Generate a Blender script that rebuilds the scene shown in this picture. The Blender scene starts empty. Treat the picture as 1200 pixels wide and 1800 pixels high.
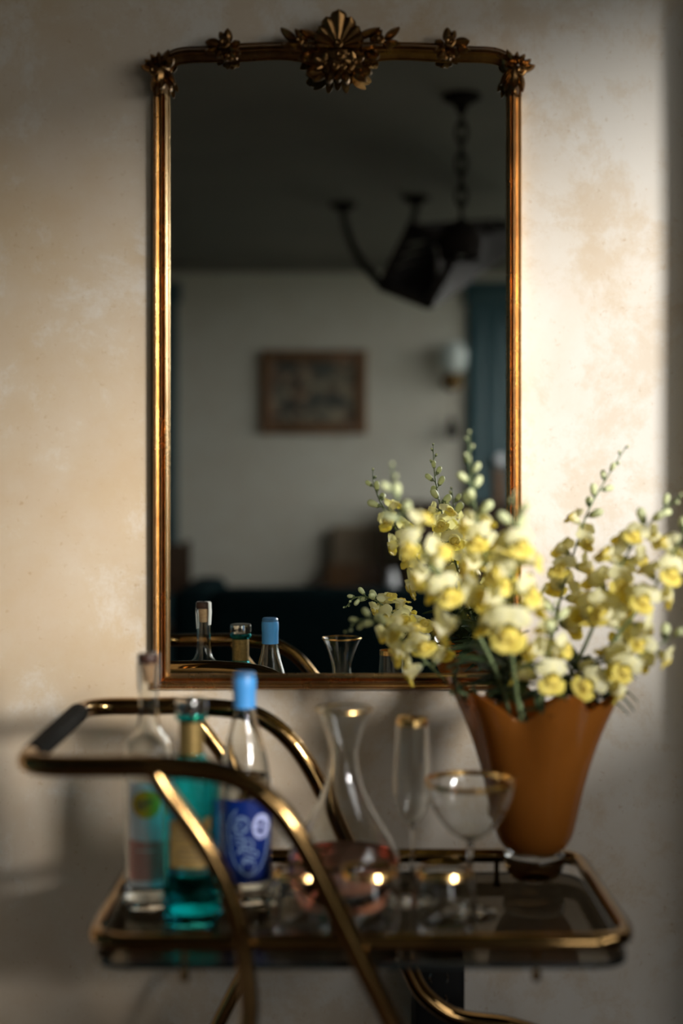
import bpy, math, random
from mathutils import Vector, Matrix, Quaternion
R = math.radians
PI = math.pi
random.seed(7)
SC = bpy.context.scene
COL = SC.collection

# ------------------------------------------------------------------ camera
H = 1.24                      # eye height
F = 2500.0                    # focal length in pixels of a 1200x1800 frame
WALL = 2.05                   # plaster wall with the mirror
MIR = 2.038                   # silvered face of the mirror
CEIL = 2.45
camd = bpy.data.cameras.new('camera')
cam = bpy.data.objects.new('camera', camd)
COL.objects.link(cam)
camd.sensor_fit = 'VERTICAL'
camd.sensor_height = 36.0
camd.sensor_width = 24.0
camd.lens = 36.0 * F / 1800.0
camd.clip_start = 0.05
cam.location = (0, 0, H)
cam.rotation_euler = (PI / 2 - math.atan(60 / F), 0, -math.atan(8 / F))
camd.dof.use_dof = True
camd.dof.focus_distance = 2.24
camd.dof.aperture_fstop = 1.5
SC.camera = cam
CR = cam.rotation_euler.to_matrix()

# ------------------------------------------------------------------ light
world = bpy.data.worlds.new('sky')
SC.world = world
world.use_nodes = True
bg = world.node_tree.nodes['Background']
bg.inputs[0].default_value = (0.99, 0.98, 0.96, 1)
bg.inputs[1].default_value = 2.6
SUN_DIR = Vector((-1.0, 1.3, -0.36)).normalized()
sund = bpy.data.lights.new('sun', 'SUN')
sund.energy = 3.45
sund.angle = R(11.0)
sund.color = (1.0, 0.965, 0.92)
sun = bpy.data.objects.new('sun', sund)
COL.objects.link(sun)
sun.location = (6, -2, 5)
sun.rotation_euler = SUN_DIR.to_track_quat('-Z', 'Y').to_euler()

# windows in the right-hand wall: (y0, y1, z0, z1)
XR, XL, YF = 1.55, -1.95, -4.0
WINS = [(-1.0, 1.10, 1.41, 2.24), (-3.9, -1.35, 0.2, 2.38)]
for (y0, y1, z0, z1) in WINS:
    ld = bpy.data.lights.new('window_portal', 'AREA')
    ld.shape = 'RECTANGLE'
    ld.size = (z1 - z0)
    ld.size_y = (y1 - y0)
    ld.cycles.is_portal = True
    lo = bpy.data.objects.new('window_portal', ld)
    COL.objects.link(lo)
    lo.location = (XR + 0.21, (y0 + y1) / 2, (z0 + z1) / 2)
    lo.rotation_euler = (0, PI / 2, 0)

SC.view_settings.view_transform = 'Standard'
SC.view_settings.look = 'None'
SC.view_settings.gamma = 1.0
SC.view_settings.use_curve_mapping = False
SC.view_settings.exposure = 0.78
SC.cycles.use_denoising = True
SC.cycles.max_bounces = 14
SC.cycles.transmission_bounces = 14
SC.cycles.glossy_bounces = 8
SC.cycles.diffuse_bounces = 5
SC.cycles.transparent_max_bounces = 16
SC.cycles.blur_glossy = 0.3
SC.cycles.sample_clamp_indirect = 6.0

def P(px, py, Y):
    """the point at world depth Y that the camera sees at pixel (px, py)"""
    d = CR @ Vector(((px - 600) / F, (900 - py) / F, -1.0))
    return Vector((0, 0, H)) + d * (Y / d.y)

def V(px, py, dist):
    """a point of the room behind the camera, met through the mirror at optical depth dist"""
    p = P(px, py, dist)
    return Vector((p.x, 2 * MIR - dist, p.z))

# ------------------------------------------------------------------ materials
def newmat(name):
    m = bpy.data.materials.new(name)
    m.use_nodes = True
    nt = m.node_tree
    nt.nodes.clear()
    out = nt.nodes.new('ShaderNodeOutputMaterial')
    return m, nt, out

def N(nt, t, **kw):
    n = nt.nodes.new(t)
    for k, v in kw.items():
        if k in n.inputs.keys():
            n.inputs[k].default_value = v
        else:
            setattr(n, k, v)
    return n

def ramp(nt, fac, stops):
    r = nt.nodes.new('ShaderNodeValToRGB')
    while len(r.color_ramp.elements) < len(stops):
        r.color_ramp.elements.new(0.5)
    for e, (p, c) in zip(r.color_ramp.elements, stops):
        e.position = p
        e.color = (*c, 1)
    nt.links.new(fac, r.inputs[0])
    return r

def principled(name, col, rough=0.5, metal=0.0, var=None, vscale=20.0, bump=0.0, bscale=60.0, coat=0.0, spec=0.5,
               detail=4.0, transl=None, rvar=0.0, emit=None, sheen=0.0):
    m, nt, out = newmat(name)
    b = N(nt, 'ShaderNodeBsdfPrincipled')
    b.inputs['Base Color'].default_value = (*col, 1)
    b.inputs['Roughness'].default_value = rough
    b.inputs['Metallic'].default_value = metal
    b.inputs['Coat Weight'].default_value = coat
    b.inputs['Specular IOR Level'].default_value = spec
    b.inputs['Sheen Weight'].default_value = sheen
    tc = N(nt, 'ShaderNodeTexCoord')
    if var is not None:
        n = N(nt, 'ShaderNodeTexNoise', Scale=vscale, Detail=detail, Roughness=0.6)
        nt.links.new(tc.outputs['Object'], n.inputs['Vector'])
        r = ramp(nt, n.outputs[0], [(0.3, var), (0.68, col)])
        nt.links.new(r.outputs[0], b.inputs['Base Color'])
        if rvar:
            mr = N(nt, 'ShaderNodeMapRange')
            mr.inputs['From Min'].default_value = 0.3
            mr.inputs['From Max'].default_value = 0.7
            mr.inputs['To Min'].default_value = rough + rvar
            mr.inputs['To Max'].default_value = rough
            nt.links.new(n.outputs[0], mr.inputs['Value'])
            nt.links.new(mr.outputs[0], b.inputs['Roughness'])
    if bump:
        n2 = N(nt, 'ShaderNodeTexNoise', Scale=bscale, Detail=5.0, Roughness=0.6)
        nt.links.new(tc.outputs['Object'], n2.inputs['Vector'])
        bp = N(nt, 'ShaderNodeBump', Strength=bump, Distance=0.002)
        nt.links.new(n2.outputs[0], bp.inputs['Height'])
        nt.links.new(bp.outputs[0], b.inputs['Normal'])
    last = b.outputs[0]
    if transl:
        w, tcol = transl
        t = N(nt, 'ShaderNodeBsdfTranslucent')
        t.inputs[0].default_value = (*tcol, 1)
        mx = N(nt, 'ShaderNodeMixShader')
        mx.inputs[0].default_value = w
        nt.links.new(last, mx.inputs[1])
        nt.links.new(t.outputs[0], mx.inputs[2])
        last = mx.outputs[0]
    nt.links.new(last, out.inputs[0])
    return m

def glassmat(name, col, ior=1.45, rough=0.0):
    m, nt, out = newmat(name)
    g = N(nt, 'ShaderNodeBsdfGlass', Roughness=rough, IOR=ior)
    g.inputs[0].default_value = (*col, 1)
    nt.links.new(g.outputs[0], out.inputs[0])
    return m

def panemat(name):
    m, nt, out = newmat(name)
    t = N(nt, 'ShaderNodeBsdfTransparent')
    g = N(nt, 'ShaderNodeBsdfGlossy', Roughness=0.02)
    mx = N(nt, 'ShaderNodeMixShader')
    mx.inputs[0].default_value = 0.05
    nt.links.new(t.outputs[0], mx.inputs[1])
    nt.links.new(g.outputs[0], mx.inputs[2])
    nt.links.new(mx.outputs[0], out.inputs[0])
    return m

def plaster(name, pale, warm, pink, bump=0.25, drift=0.0):
    m, nt, out = newmat(name)
    b = N(nt, 'ShaderNodeBsdfPrincipled', Roughness=0.75)
    b.inputs['Specular IOR Level'].default_value = 0.25
    tc = N(nt, 'ShaderNodeTexCoord')
    mp = N(nt, 'ShaderNodeMapping')
    mp.inputs['Location'].default_value = (3.1, 0.0, 1.7)
    nt.links.new(tc.outputs['Object'], mp.inputs[0])
    big = N(nt, 'ShaderNodeTexNoise', Scale=2.2, Detail=8.0, Roughness=0.66, Distortion=0.1)
    mid = N(nt, 'ShaderNodeTexNoise', Scale=8.0, Detail=10.0, Roughness=0.76, Distortion=0.25)
    fine = N(nt, 'ShaderNodeTexNoise', Scale=90.0, Detail=5.0, Roughness=0.65)
    for n in (big, mid, fine):
        nt.links.new(mp.outputs[0], n.inputs['Vector'])
    sx = N(nt, 'ShaderNodeSeparateXYZ')
    nt.links.new(tc.outputs['Object'], sx.inputs[0])
    dr = N(nt, 'ShaderNodeMath', operation='MULTIPLY_ADD')
    dr.inputs[1].default_value = drift
    nt.links.new(sx.outputs[0], dr.inputs[0])
    nt.links.new(big.outputs[0], dr.inputs[2])
    a = ramp(nt, dr.outputs[0], [(0.30, warm), (0.62, pale)])
    dm = N(nt, 'ShaderNodeMath', operation='MULTIPLY_ADD')
    dm.inputs[1].default_value = drift * 0.6
    nt.links.new(sx.outputs[0], dm.inputs[0])
    nt.links.new(mid.outputs[0], dm.inputs[2])
    c = ramp(nt, dm.outputs[0], [(0.34, pink), (0.46, warm), (0.57, pale)])
    mx = N(nt, 'ShaderNodeMix', data_type='RGBA')
    mx.inputs[0].default_value = 0.42
    nt.links.new(a.outputs[0], mx.inputs[6])
    nt.links.new(c.outputs[0], mx.inputs[7])
    # sparse brown scuffs
    sp = ramp(nt, fine.outputs[0], [(0.28, (0.75, 0.62, 0.48)), (0.38, (1, 1, 1))])
    mu = N(nt, 'ShaderNodeMix', data_type='RGBA', blend_type='MULTIPLY')
    mu.inputs[0].default_value = 0.6
    nt.links.new(mx.outputs[2], mu.inputs[6])
    nt.links.new(sp.outputs[0], mu.inputs[7])
    nt.links.new(mu.outputs[2], b.inputs['Base Color'])
    st = N(nt, 'ShaderNodeTexNoise', Scale=30.0, Detail=8.0, Roughness=0.65, Distortion=0.4)
    nt.links.new(mp.outputs[0], st.inputs['Vector'])
    bp = N(nt, 'ShaderNodeBump', Strength=bump, Distance=0.004)
    nt.links.new(st.outputs[0], bp.inputs['Height'])
    nt.links.new(bp.outputs[0], b.inputs['Normal'])
    nt.links.new(b.outputs[0], out.inputs[0])
    return m

M = {}
M['plaster'] = plaster('plaster', (0.69, 0.65, 0.585), (0.56, 0.43, 0.28), (0.54, 0.395, 0.25), 0.12, 0.26)
M['far_plaster'] = plaster('far_plaster', (0.62, 0.60, 0.53), (0.56, 0.52, 0.44), (0.58, 0.50, 0.42), 0.1)
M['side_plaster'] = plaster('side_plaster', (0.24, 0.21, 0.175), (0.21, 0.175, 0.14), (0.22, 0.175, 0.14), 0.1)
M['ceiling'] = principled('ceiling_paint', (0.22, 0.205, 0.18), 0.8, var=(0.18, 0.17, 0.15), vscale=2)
M['floor'] = principled('floor_wood', (0.10, 0.06, 0.035), 0.45, var=(0.05, 0.03, 0.02), vscale=6)
M['teal'] = principled('teal_paint', (0.030, 0.075, 0.088), 0.35, var=(0.024, 0.062, 0.075), vscale=5)
M['teal_cloth'] = principled('teal_cloth', (0.005, 0.016, 0.019), 0.9, var=(0.003, 0.011, 0.013), vscale=30, spec=0.05)
M['tan_cloth'] = principled('tan_cloth', (0.26, 0.20, 0.14), 0.9, var=(0.20, 0.15, 0.10), vscale=60)
M['dark_wood'] = principled('dark_wood', (0.055, 0.028, 0.015), 0.35, var=(0.03, 0.015, 0.008), vscale=14)
M['mid_wood'] = principled('mid_wood', (0.20, 0.10, 0.045), 0.4, var=(0.10, 0.05, 0.02), vscale=18)
M['iron'] = principled('iron', (0.012, 0.010, 0.009), 0.8, metal=0.0, spec=0.08, var=(0.02, 0.015, 0.012), vscale=40)
M['black'] = principled('black_plastic', (0.005, 0.005, 0.005), 0.55, spec=0.15)
M['black_leather'] = principled('black_leather', (0.006, 0.0055, 0.005), 0.8, bump=0.4, bscale=400, spec=0.06)
M['brass'] = principled('aged_brass', (0.34, 0.21, 0.083), 0.055, metal=1.0, var=(0.19, 0.11, 0.04), vscale=9, rvar=0.04, detail=6)
M['gilt'] = principled('antique_gilt', (0.84, 0.59, 0.29), 0.22, metal=1.0, var=(0.45, 0.27, 0.11), vscale=16, rvar=0.14, detail=7,
                       bump=0.15, bscale=120)
M['shaded_gilt'] = principled('gilt_reflecting_dark', (0.34, 0.19, 0.07), 0.25, metal=1.0, var=(0.11, 0.055, 0.02), vscale=22, rvar=0.12, detail=6)  # same gilt as the sides, its dark reflections put into the colour
M['gold_rim'] = principled('gold_rim', (0.90, 0.58, 0.22), 0.2, metal=1.0)
M['gold_foil'] = principled('gold_foil', (0.42, 0.28, 0.09), 0.42, metal=0.6, var=(0.22, 0.15, 0.05), vscale=300)
M['chrome'] = principled('chrome', (0.82, 0.80, 0.76), 0.10, metal=1.0)
M['cap_dark'] = principled('reflection_and_band', (0.03, 0.028, 0.025), 0.3)  # label band, and dark reflections drawn on the stopper
M['cork_cap'] = principled('cork_cap', (0.05, 0.018, 0.010), 0.5)
M['cork'] = principled('cork', (0.62, 0.40, 0.22), 0.8, var=(0.45, 0.27, 0.14), vscale=200)
M['paper'] = principled('white_paper', (0.80, 0.80, 0.78), 0.6)
M['yellow_print'] = principled('yellow_print', (0.80, 0.46, 0.02), 0.55)
M['pink_print'] = principled('pink_print', (0.62, 0.30, 0.23), 0.6)
M['grey_print'] = principled('grey_print', (0.15, 0.12, 0.08), 0.6)
M['blue_print'] = principled('blue_print', (0.004, 0.022, 0.17), 0.3, coat=0.3)
M['pale_print'] = principled('pale_print', (0.30, 0.42, 0.62), 0.4)
M['pale_print2'] = principled('pale_blue_print', (0.55, 0.60, 0.95), 0.4)
M['blue_cap'] = principled('blue_wax', (0.07, 0.32, 0.72), 0.38, coat=0.2)
M['blue_cap_top'] = principled('blue_wax_top', (0.05, 0.16, 0.34), 0.4)
M['gold_label'] = principled('gold_label', (0.50, 0.33, 0.11), 0.5, metal=0.3, var=(0.38, 0.23, 0.07), vscale=120)
M['glass'] = glassmat('clear_glass', (0.98, 0.985, 0.98))
M['teal_glass'] = glassmat('teal_glass', (0.36, 0.90, 0.93))
M['liquid'] = glassmat('clear_spirit', (0.97, 0.98, 0.98), 1.36)
M['teal_liquid'] = glassmat('teal_spirit', (0.50, 0.94, 0.97), 1.36)
M['rose'] = glassmat('rose_wine', (0.89, 0.62, 0.54), 1.34)
M['smoked'] = glassmat('smoked_glass', (0.37, 0.34, 0.29), 1.48)
M['glass_edge'] = principled('smoked_glass_edge', (0.008, 0.012, 0.012), 0.15)
M['pane'] = panemat('window_glass')
M['vase'] = principled('amber_glass', (0.25, 0.092, 0.015), 0.14, var=(0.20, 0.072, 0.011), vscale=12, coat=0.4,
                       transl=(0.32, (0.95, 0.45, 0.08)))
M['petal'] = principled('pale_yellow_petal', (0.95, 0.94, 0.74), 0.55, var=(0.94, 0.90, 0.48), vscale=70,
                        transl=(0.40, (0.98, 0.92, 0.40)), spec=0.2)
M['palate'] = principled('deep_yellow_petal', (0.94, 0.82, 0.24), 0.55, var=(0.93, 0.76, 0.12), vscale=110, transl=(0.35, (0.98, 0.84, 0.12)), spec=0.2)
M['bud'] = principled('green_yellow_bud', (0.74, 0.78, 0.46), 0.55, transl=(0.25, (0.8, 0.85, 0.4)), spec=0.2)
M['stem'] = principled('grey_green_stem', (0.17, 0.22, 0.10), 0.6, var=(0.11, 0.15, 0.06), vscale=60)
M['leaf'] = principled('dark_leaf', (0.050, 0.085, 0.035), 0.5, var=(0.03, 0.055, 0.02), vscale=40, transl=(0.15, (0.1, 0.2, 0.04)))
M['opal'] = principled('opal_glass', (0.80, 0.86, 0.84), 0.2, transl=(0.3, (0.8, 0.85, 0.83)))
M['porcelain'] = principled('porcelain', (0.80, 0.80, 0.84), 0.2)
M['trim_white'] = principled('window_paint', (0.70, 0.68, 0.62), 0.5)
M['ground'] = principled('outside_ground', (0.09, 0.10, 0.07), 0.9, var=(0.06, 0.07, 0.05), vscale=1)

def mirrormat():
    m, nt, out = newmat('silvered_mirror')
    g = N(nt, 'ShaderNodeBsdfGlossy', Roughness=0.0)
    g.inputs[0].default_value = (0.72, 0.745, 0.72, 1)
    nt.links.new(g.outputs[0], out.inputs[0])
    return m
M['mirror'] = mirrormat()

def paintingmat():
    m, nt, out = newmat('blotched_painting')
    b = N(nt, 'ShaderNodeBsdfPrincipled', Roughness=0.45)
    tc = N(nt, 'ShaderNodeTexCoord')
    n = N(nt, 'ShaderNodeTexNoise', Scale=11.0, Detail=3.0, Roughness=0.5, Distortion=0.8)
    n2 = N(nt, 'ShaderNodeTexNoise', Scale=7.0, Detail=2.0)
    nt.links.new(tc.outputs['Object'], n.inputs['Vector'])
    nt.links.new(tc.outputs['Object'], n2.inputs['Vector'])
    r = ramp(nt, n.outputs[0], [(0.38, (0.03, 0.045, 0.05)), (0.52, (0.14, 0.13, 0.10)), (0.66, (0.36, 0.31, 0.22))])
    r2 = ramp(nt, n2.outputs[0], [(0.45, (0.8, 0.8, 0.8)), (0.65, (1.0, 0.62, 0.48))])
    mu = N(nt, 'ShaderNodeMix', data_type='RGBA', blend_type='MULTIPLY')
    mu.inputs[0].default_value = 0.8
    nt.links.new(r.outputs[0], mu.inputs[6])
    nt.links.new(r2.outputs[0], mu.inputs[7])
    nt.links.new(mu.outputs[2], b.inputs['Base Color'])
    nt.links.new(b.outputs[0], out.inputs[0])
    return m
M['painting'] = paintingmat()

# ------------------------------------------------------------------ mesh helpers
class MB:
    """collects vertices and faces of one mesh"""
    def __init__(self):
        self.v = []
        self.f = []
    def add(self, vs, fs):
        o = len(self.v)
        self.v += [tuple(p) for p in vs]
        self.f += [tuple(i + o for i in f) for f in fs]
        return self
    def box(self, x0, x1, y0, y1, z0, z1, bev=0.0):
        if bev <= 0:
            vs = [(x, y, z) for x in (x0, x1) for y in (y0, y1) for z in (z0, z1)]
            fs = [(0, 1, 3, 2), (4, 6, 7, 5), (0, 4, 5, 1), (2, 3, 7, 6), (0, 2, 6, 4), (1, 5, 7, 3)]
            return self.add(vs, fs)
        # rounded box: superellipse rings stacked with inset at top and bottom
        rings = []
        k = 3
        prof = [(bev * (1 - math.sin(a)), bev * (1 - math.cos(a))) for a in [i * PI / 2 / k for i in range(k + 1)]]
        zs = [(i, z0 + h) for (i, h) in prof] + [(i, z1 - h) for (i, h) in reversed(prof)]
        for (ins, z) in zs:
            ring = []
            rr = max(bev - ins, 1e-5)
            for (cx, cy, a0) in ((x1 - bev, y1 - bev, 0), (x0 + bev, y1 - bev, 90), (x0 + bev, y0 + bev, 180), (x1 - bev, y0 + bev, 270)):
                for i in range(k + 1):
                    a = R(a0 + 90 * i / k)
                    ring.append((cx + rr * math.cos(a), cy + rr * math.sin(a), z))
            rings.append(ring)
        return self.rings(rings, cap=True)
    def rings(self, rings, cap=True, closed=True):
        n = len(rings[0])
        vs = [p for r in rings for p in r]
        fs = []
        for i in range(len(rings) - 1):
            for j in range(n if closed else n - 1):
                a, b = i * n + j, i * n + (j + 1) % n
                fs.append((a, b, b + n, a + n))
        if cap:
            fs.append(tuple(reversed(range(n))))
            fs.append(tuple(range((len(rings) - 1) * n, len(rings) * n)))
        return self.add(vs, fs)
    def lathe(self, prof, segs=40, c=(0, 0, 0), mod=None):
        """prof: list of (r, z); r<=1e-6 closes to a point"""
        vs, fs, rows = [], [], []
        for (r, z) in prof:
            if r < 1e-6:
                rows.append([len(vs)])
                vs.append((c[0], c[1], c[2] + z))
            else:
                row = []
                for j in range(segs):
                    a = 2 * PI * j / segs
                    rr, zz = (r, z) if mod is None else mod(r, z, a)
                    row.append(len(vs))
                    vs.append((c[0] + rr * math.cos(a), c[1] + rr * math.sin(a), c[2] + zz))
                rows.append(row)
        for r0, r1 in zip(rows, rows[1:]):
            for j in range(segs):
                k = (j + 1) % segs
                if len(r0) == 1 and len(r1) == 1:
                    continue
                if len(r0) == 1:
                    fs.append((r0[0], r1[k], r1[j]))
                elif len(r1) == 1:
                    fs.append((r0[j], r0[k], r1[0]))
                else:
                    fs.append((r0[j], r0[k], r1[k], r1[j]))
        return self.add(vs, fs)
    def tube(self, pts, rad, segs=12, closed=False, cap=True):
        pts = [Vector(p) for p in pts]
        n = len(pts)
        rads = rad if isinstance(rad, (list, tuple)) else [rad] * n
        tang = []
        for i in range(n):
            if closed:
                t = pts[(i + 1) % n] - pts[i - 1]
            else:
                t = pts[min(i + 1, n - 1)] - pts[max(i - 1, 0)]
            tang.append(t.normalized())
        ref = Vector((0, 0, 1)) if abs(tang[0].z) < 0.9 else Vector((1, 0, 0))
        u = tang[0].cross(ref).normalized()
        rings = []
        for i in range(n):
            if i:
                q = tang[i - 1].rotation_difference(tang[i])
                u = q @ u
            u = (u - tang[i] * u.dot(tang[i])).normalized()
            w = tang[i].cross(u)
            rings.append([pts[i] + (u * math.cos(2 * PI * j / segs) + w * math.sin(2 * PI * j / segs)) * rads[i] for j in range(segs)])
        if closed:
            rings.append(rings[0])
        return self.rings(rings, cap=cap and not closed)
    def bar(self, a, b, w, h=None, up=(0, 0, 1)):
        a, b = Vector(a), Vector(b)
        h = h or w
        t = (b - a).normalized()
        up = Vector(up)
        if abs(t.dot(up)) > 0.95:
            up = Vector((1, 0, 0))
        s = t.cross(up).normalized() * (w / 2)
        n = s.cross(t).normalized() * (h / 2)
        return self.rings([[p + s + n, p - s + n, p - s - n, p + s - n] for p in (a, b)])
    def ball(self, c, r, sx=1, sy=1, sz=1, segs=12, rows=8):
        vs = []
        prof = [(max(r * math.sin(PI * i / rows), 0), -r * math.cos(PI * i / rows)) for i in range(rows + 1)]
        m = MB().lathe(prof, segs)
        return self.add([(c[0] + x * sx, c[1] + y * sy, c[2] + z * sz) for (x, y, z) in m.v], m.f)
    def mesh(self, name, mat, smooth=True):
        me = bpy.data.meshes.new(name)
        me.from_pydata(self.v, [], self.f)
        me.validate()
        import bmesh
        bm = bmesh.new()
        bm.from_mesh(me)
        bmesh.ops.recalc_face_normals(bm, faces=bm.faces)
        bm.to_mesh(me)
        bm.free()
        if smooth:
            me.polygons.foreach_set('use_smooth', [True] * len(me.polygons))
            me.set_sharp_from_angle(angle=R(42))
        me.materials.append(M[mat] if isinstance(mat, str) else mat)
        me.update()
        return me
    def build(self, name, mat, parent=None, smooth=True):
        o = bpy.data.objects.new(name, self.mesh(name, mat, smooth))
        COL.objects.link(o)
        if parent is not None:
            o.parent = parent
            o.matrix_parent_inverse = WM(parent).inverted()
        return o

def WM(o):
    """world matrix from the transforms as set (no depsgraph update needed)"""
    m = Matrix.LocRotScale(o.location, o.rotation_euler, o.scale)
    if o.parent is not None:
        return WM(o.parent) @ o.matrix_parent_inverse @ m
    return m

def tag(o, label, cat, group=None, kind=None):
    o['label'] = label
    if cat:
        o['category'] = cat
    if group:
        o['group'] = group
    if kind:
        o['kind'] = kind
    return o

def empty(name, loc, label, cat, group=None):
    o = bpy.data.objects.new(name, None)
    o.empty_display_size = 0.05
    COL.objects.link(o)
    o.location = loc
    return tag(o, label, cat, group)

def struct(o, label=None):
    o['kind'] = 'structure'
    if label:
        o['label'] = label
    return o

def catmull(pts, n=6):
    pts = [Vector(p) for p in pts]
    ext = [pts[0] * 2 - pts[1]] + pts + [pts[-1] * 2 - pts[-2]]
    out = []
    for i in range(1, len(ext) - 2):
        p0, p1, p2, p3 = ext[i - 1:i + 3]
        for k in range(n):
            t = k / n
            out.append(0.5 * ((2 * p1) + (p2 - p0) * t + (2 * p0 - 5 * p1 + 4 * p2 - p3) * t * t + (3 * p1 - p0 - 3 * p2 + p3) * t ** 3))
    out.append(pts[-1])
    return out

def fillet(pts, rad, n=6, closed=False):
    """round the corners of a polyline"""
    pts = [Vector(p) for p in pts]
    out = []
    m = len(pts)
    for i, p in enumerate(pts):
        if not closed and i in (0, m - 1):
            out.append(p)
            continue
        a, b = pts[i - 1], pts[(i + 1) % m]
        da, db = (a - p), (b - p)
        r = min(rad, da.length * 0.49, db.length * 0.49)
        pa, pb = p + da.normalized() * r, p + db.normalized() * r
        for k in range(n + 1):
            t = k / n
            # circular-ish blend
            q = (1 - t) ** 2 * pa + 2 * t * (1 - t) * (p * 0.86 + (pa + pb) * 0.07) + t * t * pb
            out.append(q)
    return out

# ------------------------------------------------------------------ the room
T = 0.2
o = struct(MB().box(XL - T, XR + T, WALL, WALL + T, 0, CEIL, 0).build('wall_back', 'plaster', smooth=False), 'mottled warm plaster wall behind the mirror')
struct(MB().box(XL - T, XR + T, YF - T, YF, 0, CEIL).build('wall_front', 'far_plaster', smooth=False), 'pale plaster wall seen in the mirror')
struct(MB().box(XL - T, XL, YF, WALL, 0, CEIL).build('wall_left', 'teal', smooth=False))
mb = MB()
ys = YF
for (y0, y1, z0, z1) in sorted(WINS):
    mb.box(XR, XR + T, ys, y0, 0, CEIL)
    mb.box(XR, XR + T, y0, y1, 0, z0)
    mb.box(XR, XR + T, y0, y1, z1, CEIL)
    ys = y1
mb.box(XR, XR + T, ys, WALL, 0, CEIL)
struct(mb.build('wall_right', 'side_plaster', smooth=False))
struct(MB().box(XL - T, XR + T, YF - T, WALL + T, -0.15, 0).build('floor', 'floor', smooth=False))
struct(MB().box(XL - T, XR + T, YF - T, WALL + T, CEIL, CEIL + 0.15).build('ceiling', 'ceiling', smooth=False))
struct(MB().box(XR + T, 40, -30, 30, -0.6, -0.5).build('ground', 'ground', smooth=False), 'ground outside the windows')
for i, (y0, y1, z0, z1) in enumerate(WINS):
    w = MB()
    x0, x1, fw = XR + 0.10, XR + 0.15, 0.045
    w.box(x0, x1, y0, y0 + fw, z0, z1).box(x0, x1, y1 - fw, y1, z0, z1)
    w.box(x0, x1, y0, y1, z0, z0 + fw).box(x0, x1, y0, y1, z1 - fw, z1)
    wo = struct(w.build('window_%d' % (i + 1), 'trim_white', smooth=False), 'window in the right-hand wall')
    MB().box(XR + 0.122, XR + 0.126, y0 + fw, y1 - fw, z0 + fw, z1 - fw).build('pane', 'pane', wo, smooth=False)

def panel_door(name, x0, x1, ztop, label, hinge_panels=True):
    """painted door with casing and recessed panels on the wall behind the camera"""
    y = YF
    c = MB()
    cw = 0.10
    c.box(x0, x0 + cw, y, y + 0.045, 0, ztop, 0.008)
    c.box(x1 - cw, x1, y, y + 0.045, 0, ztop, 0.008)
    c.box(x0 - 0.02, x1 + 0.02, y, y + 0.055, ztop - cw, ztop + 0.02, 0.008)
    d = struct(c.build(name, 'teal'), label)
    xa, xb = x0 + cw, x1 - cw
    MB().box(xa, xb, y, y + 0.012, 0, ztop - cw).build('door_leaf', 'teal', d, smooth=False)
    st = 0.09
    for (a, b, z0, z1) in ((xa, xa + st, 0, ztop - cw), (xb - st, xb, 0, ztop - cw), ((xa + xb) / 2 - st / 2, (xa + xb) / 2 + st / 2, 0.2, ztop - cw - 0.1)):
        MB().box(a, b, y + 0.010, y + 0.032, z0, z1, 0.006).build('door_stile', 'teal', d)
    for (z0, z1) in ((0, 0.22), (0.95, 1.10), (ztop - cw - 0.12, ztop - cw)):
        MB().box(xa + st, xb - st, y + 0.010, y + 0.030, z0, z1, 0.006).build('door_rail', 'teal', d)
    return d, (xa, xb)

VF = 2 * MIR - YF          # optical depth of the far wall
xdoor = V(821, 600, VF).x
zdoor = V(850, 503, VF).z
d1, (xa, xb) = panel_door('door_1', xdoor, XR - 0.02, zdoor, 'dark teal painted panel door in the mirror')
kp = V(878, 808, VF - 0.05)
kn = MB().lathe([(0, 0), (0.012, 0.0), (0.012, 0.03), (0.028, 0.038), (0.034, 0.055), (0.028, 0.072), (0, 0.078)], 20)
kn.v = [(kp.x + x, YF + 0.03 + z, kp.z + y) for (x, y, z) in kn.v]
kn.build('door_knob', 'porcelain', d1)
MB().box(kp.x - 0.03, kp.x + 0.03, YF + 0.030, YF + 0.038, kp.z - 0.26, kp.z - 0.05, 0.003).build('lock_plate', 'mid_wood', d1)
panel_door('door_2', XL + 0.05, V(313, 700, VF).x, zdoor, 'dark teal painted panel door at the edge of the mirror')
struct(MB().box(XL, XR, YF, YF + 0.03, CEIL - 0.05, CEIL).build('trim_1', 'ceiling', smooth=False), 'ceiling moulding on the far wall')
struct(MB().box(0.535, 0.76, WALL - 0.088, WALL, 0, CEIL).build('shade_pier', 'plaster', smooth=False), 'unseen plaster pier added to shade the right edge of the wall')  # added out of view to cast the dark strip at the right
struct(MB().box(XL, XR, WALL - 0.015, WALL, 0, 0.12).build('baseboard_back', 'trim_white', smooth=False))

# ------------------------------------------------------------------ the gilt mirror
MC = P(593, 1213, WALL)
mirror = empty('wall_mirror', (MC.x, WALL, MC.z), 'tall gilt-framed wall mirror with a carved shell crest, hanging on plaster', 'mirror')
YB = 2.022                     # depth used to convert the frame's outline

def XZ(px, py, Y=YB):
    p = P(px, py, Y)
    return (p.x, p.z)

def moulding(name, inner, outer, prof, mat, closed_ends=True):
    """a moulding swept between an inner and an outer outline; prof: (s, height off the wall)"""
    rings = []
    for (a, b) in zip(inner, outer):
        ring = [(a[0] + (b[0] - a[0]) * s, WALL - h, a[1] + (b[1] - a[1]) * s) for (s, h) in prof]
        rings.append(ring)
    m = MB()
    m.rings(rings, cap=True, closed=True)
    return m.build(name, mat, mirror)

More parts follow.
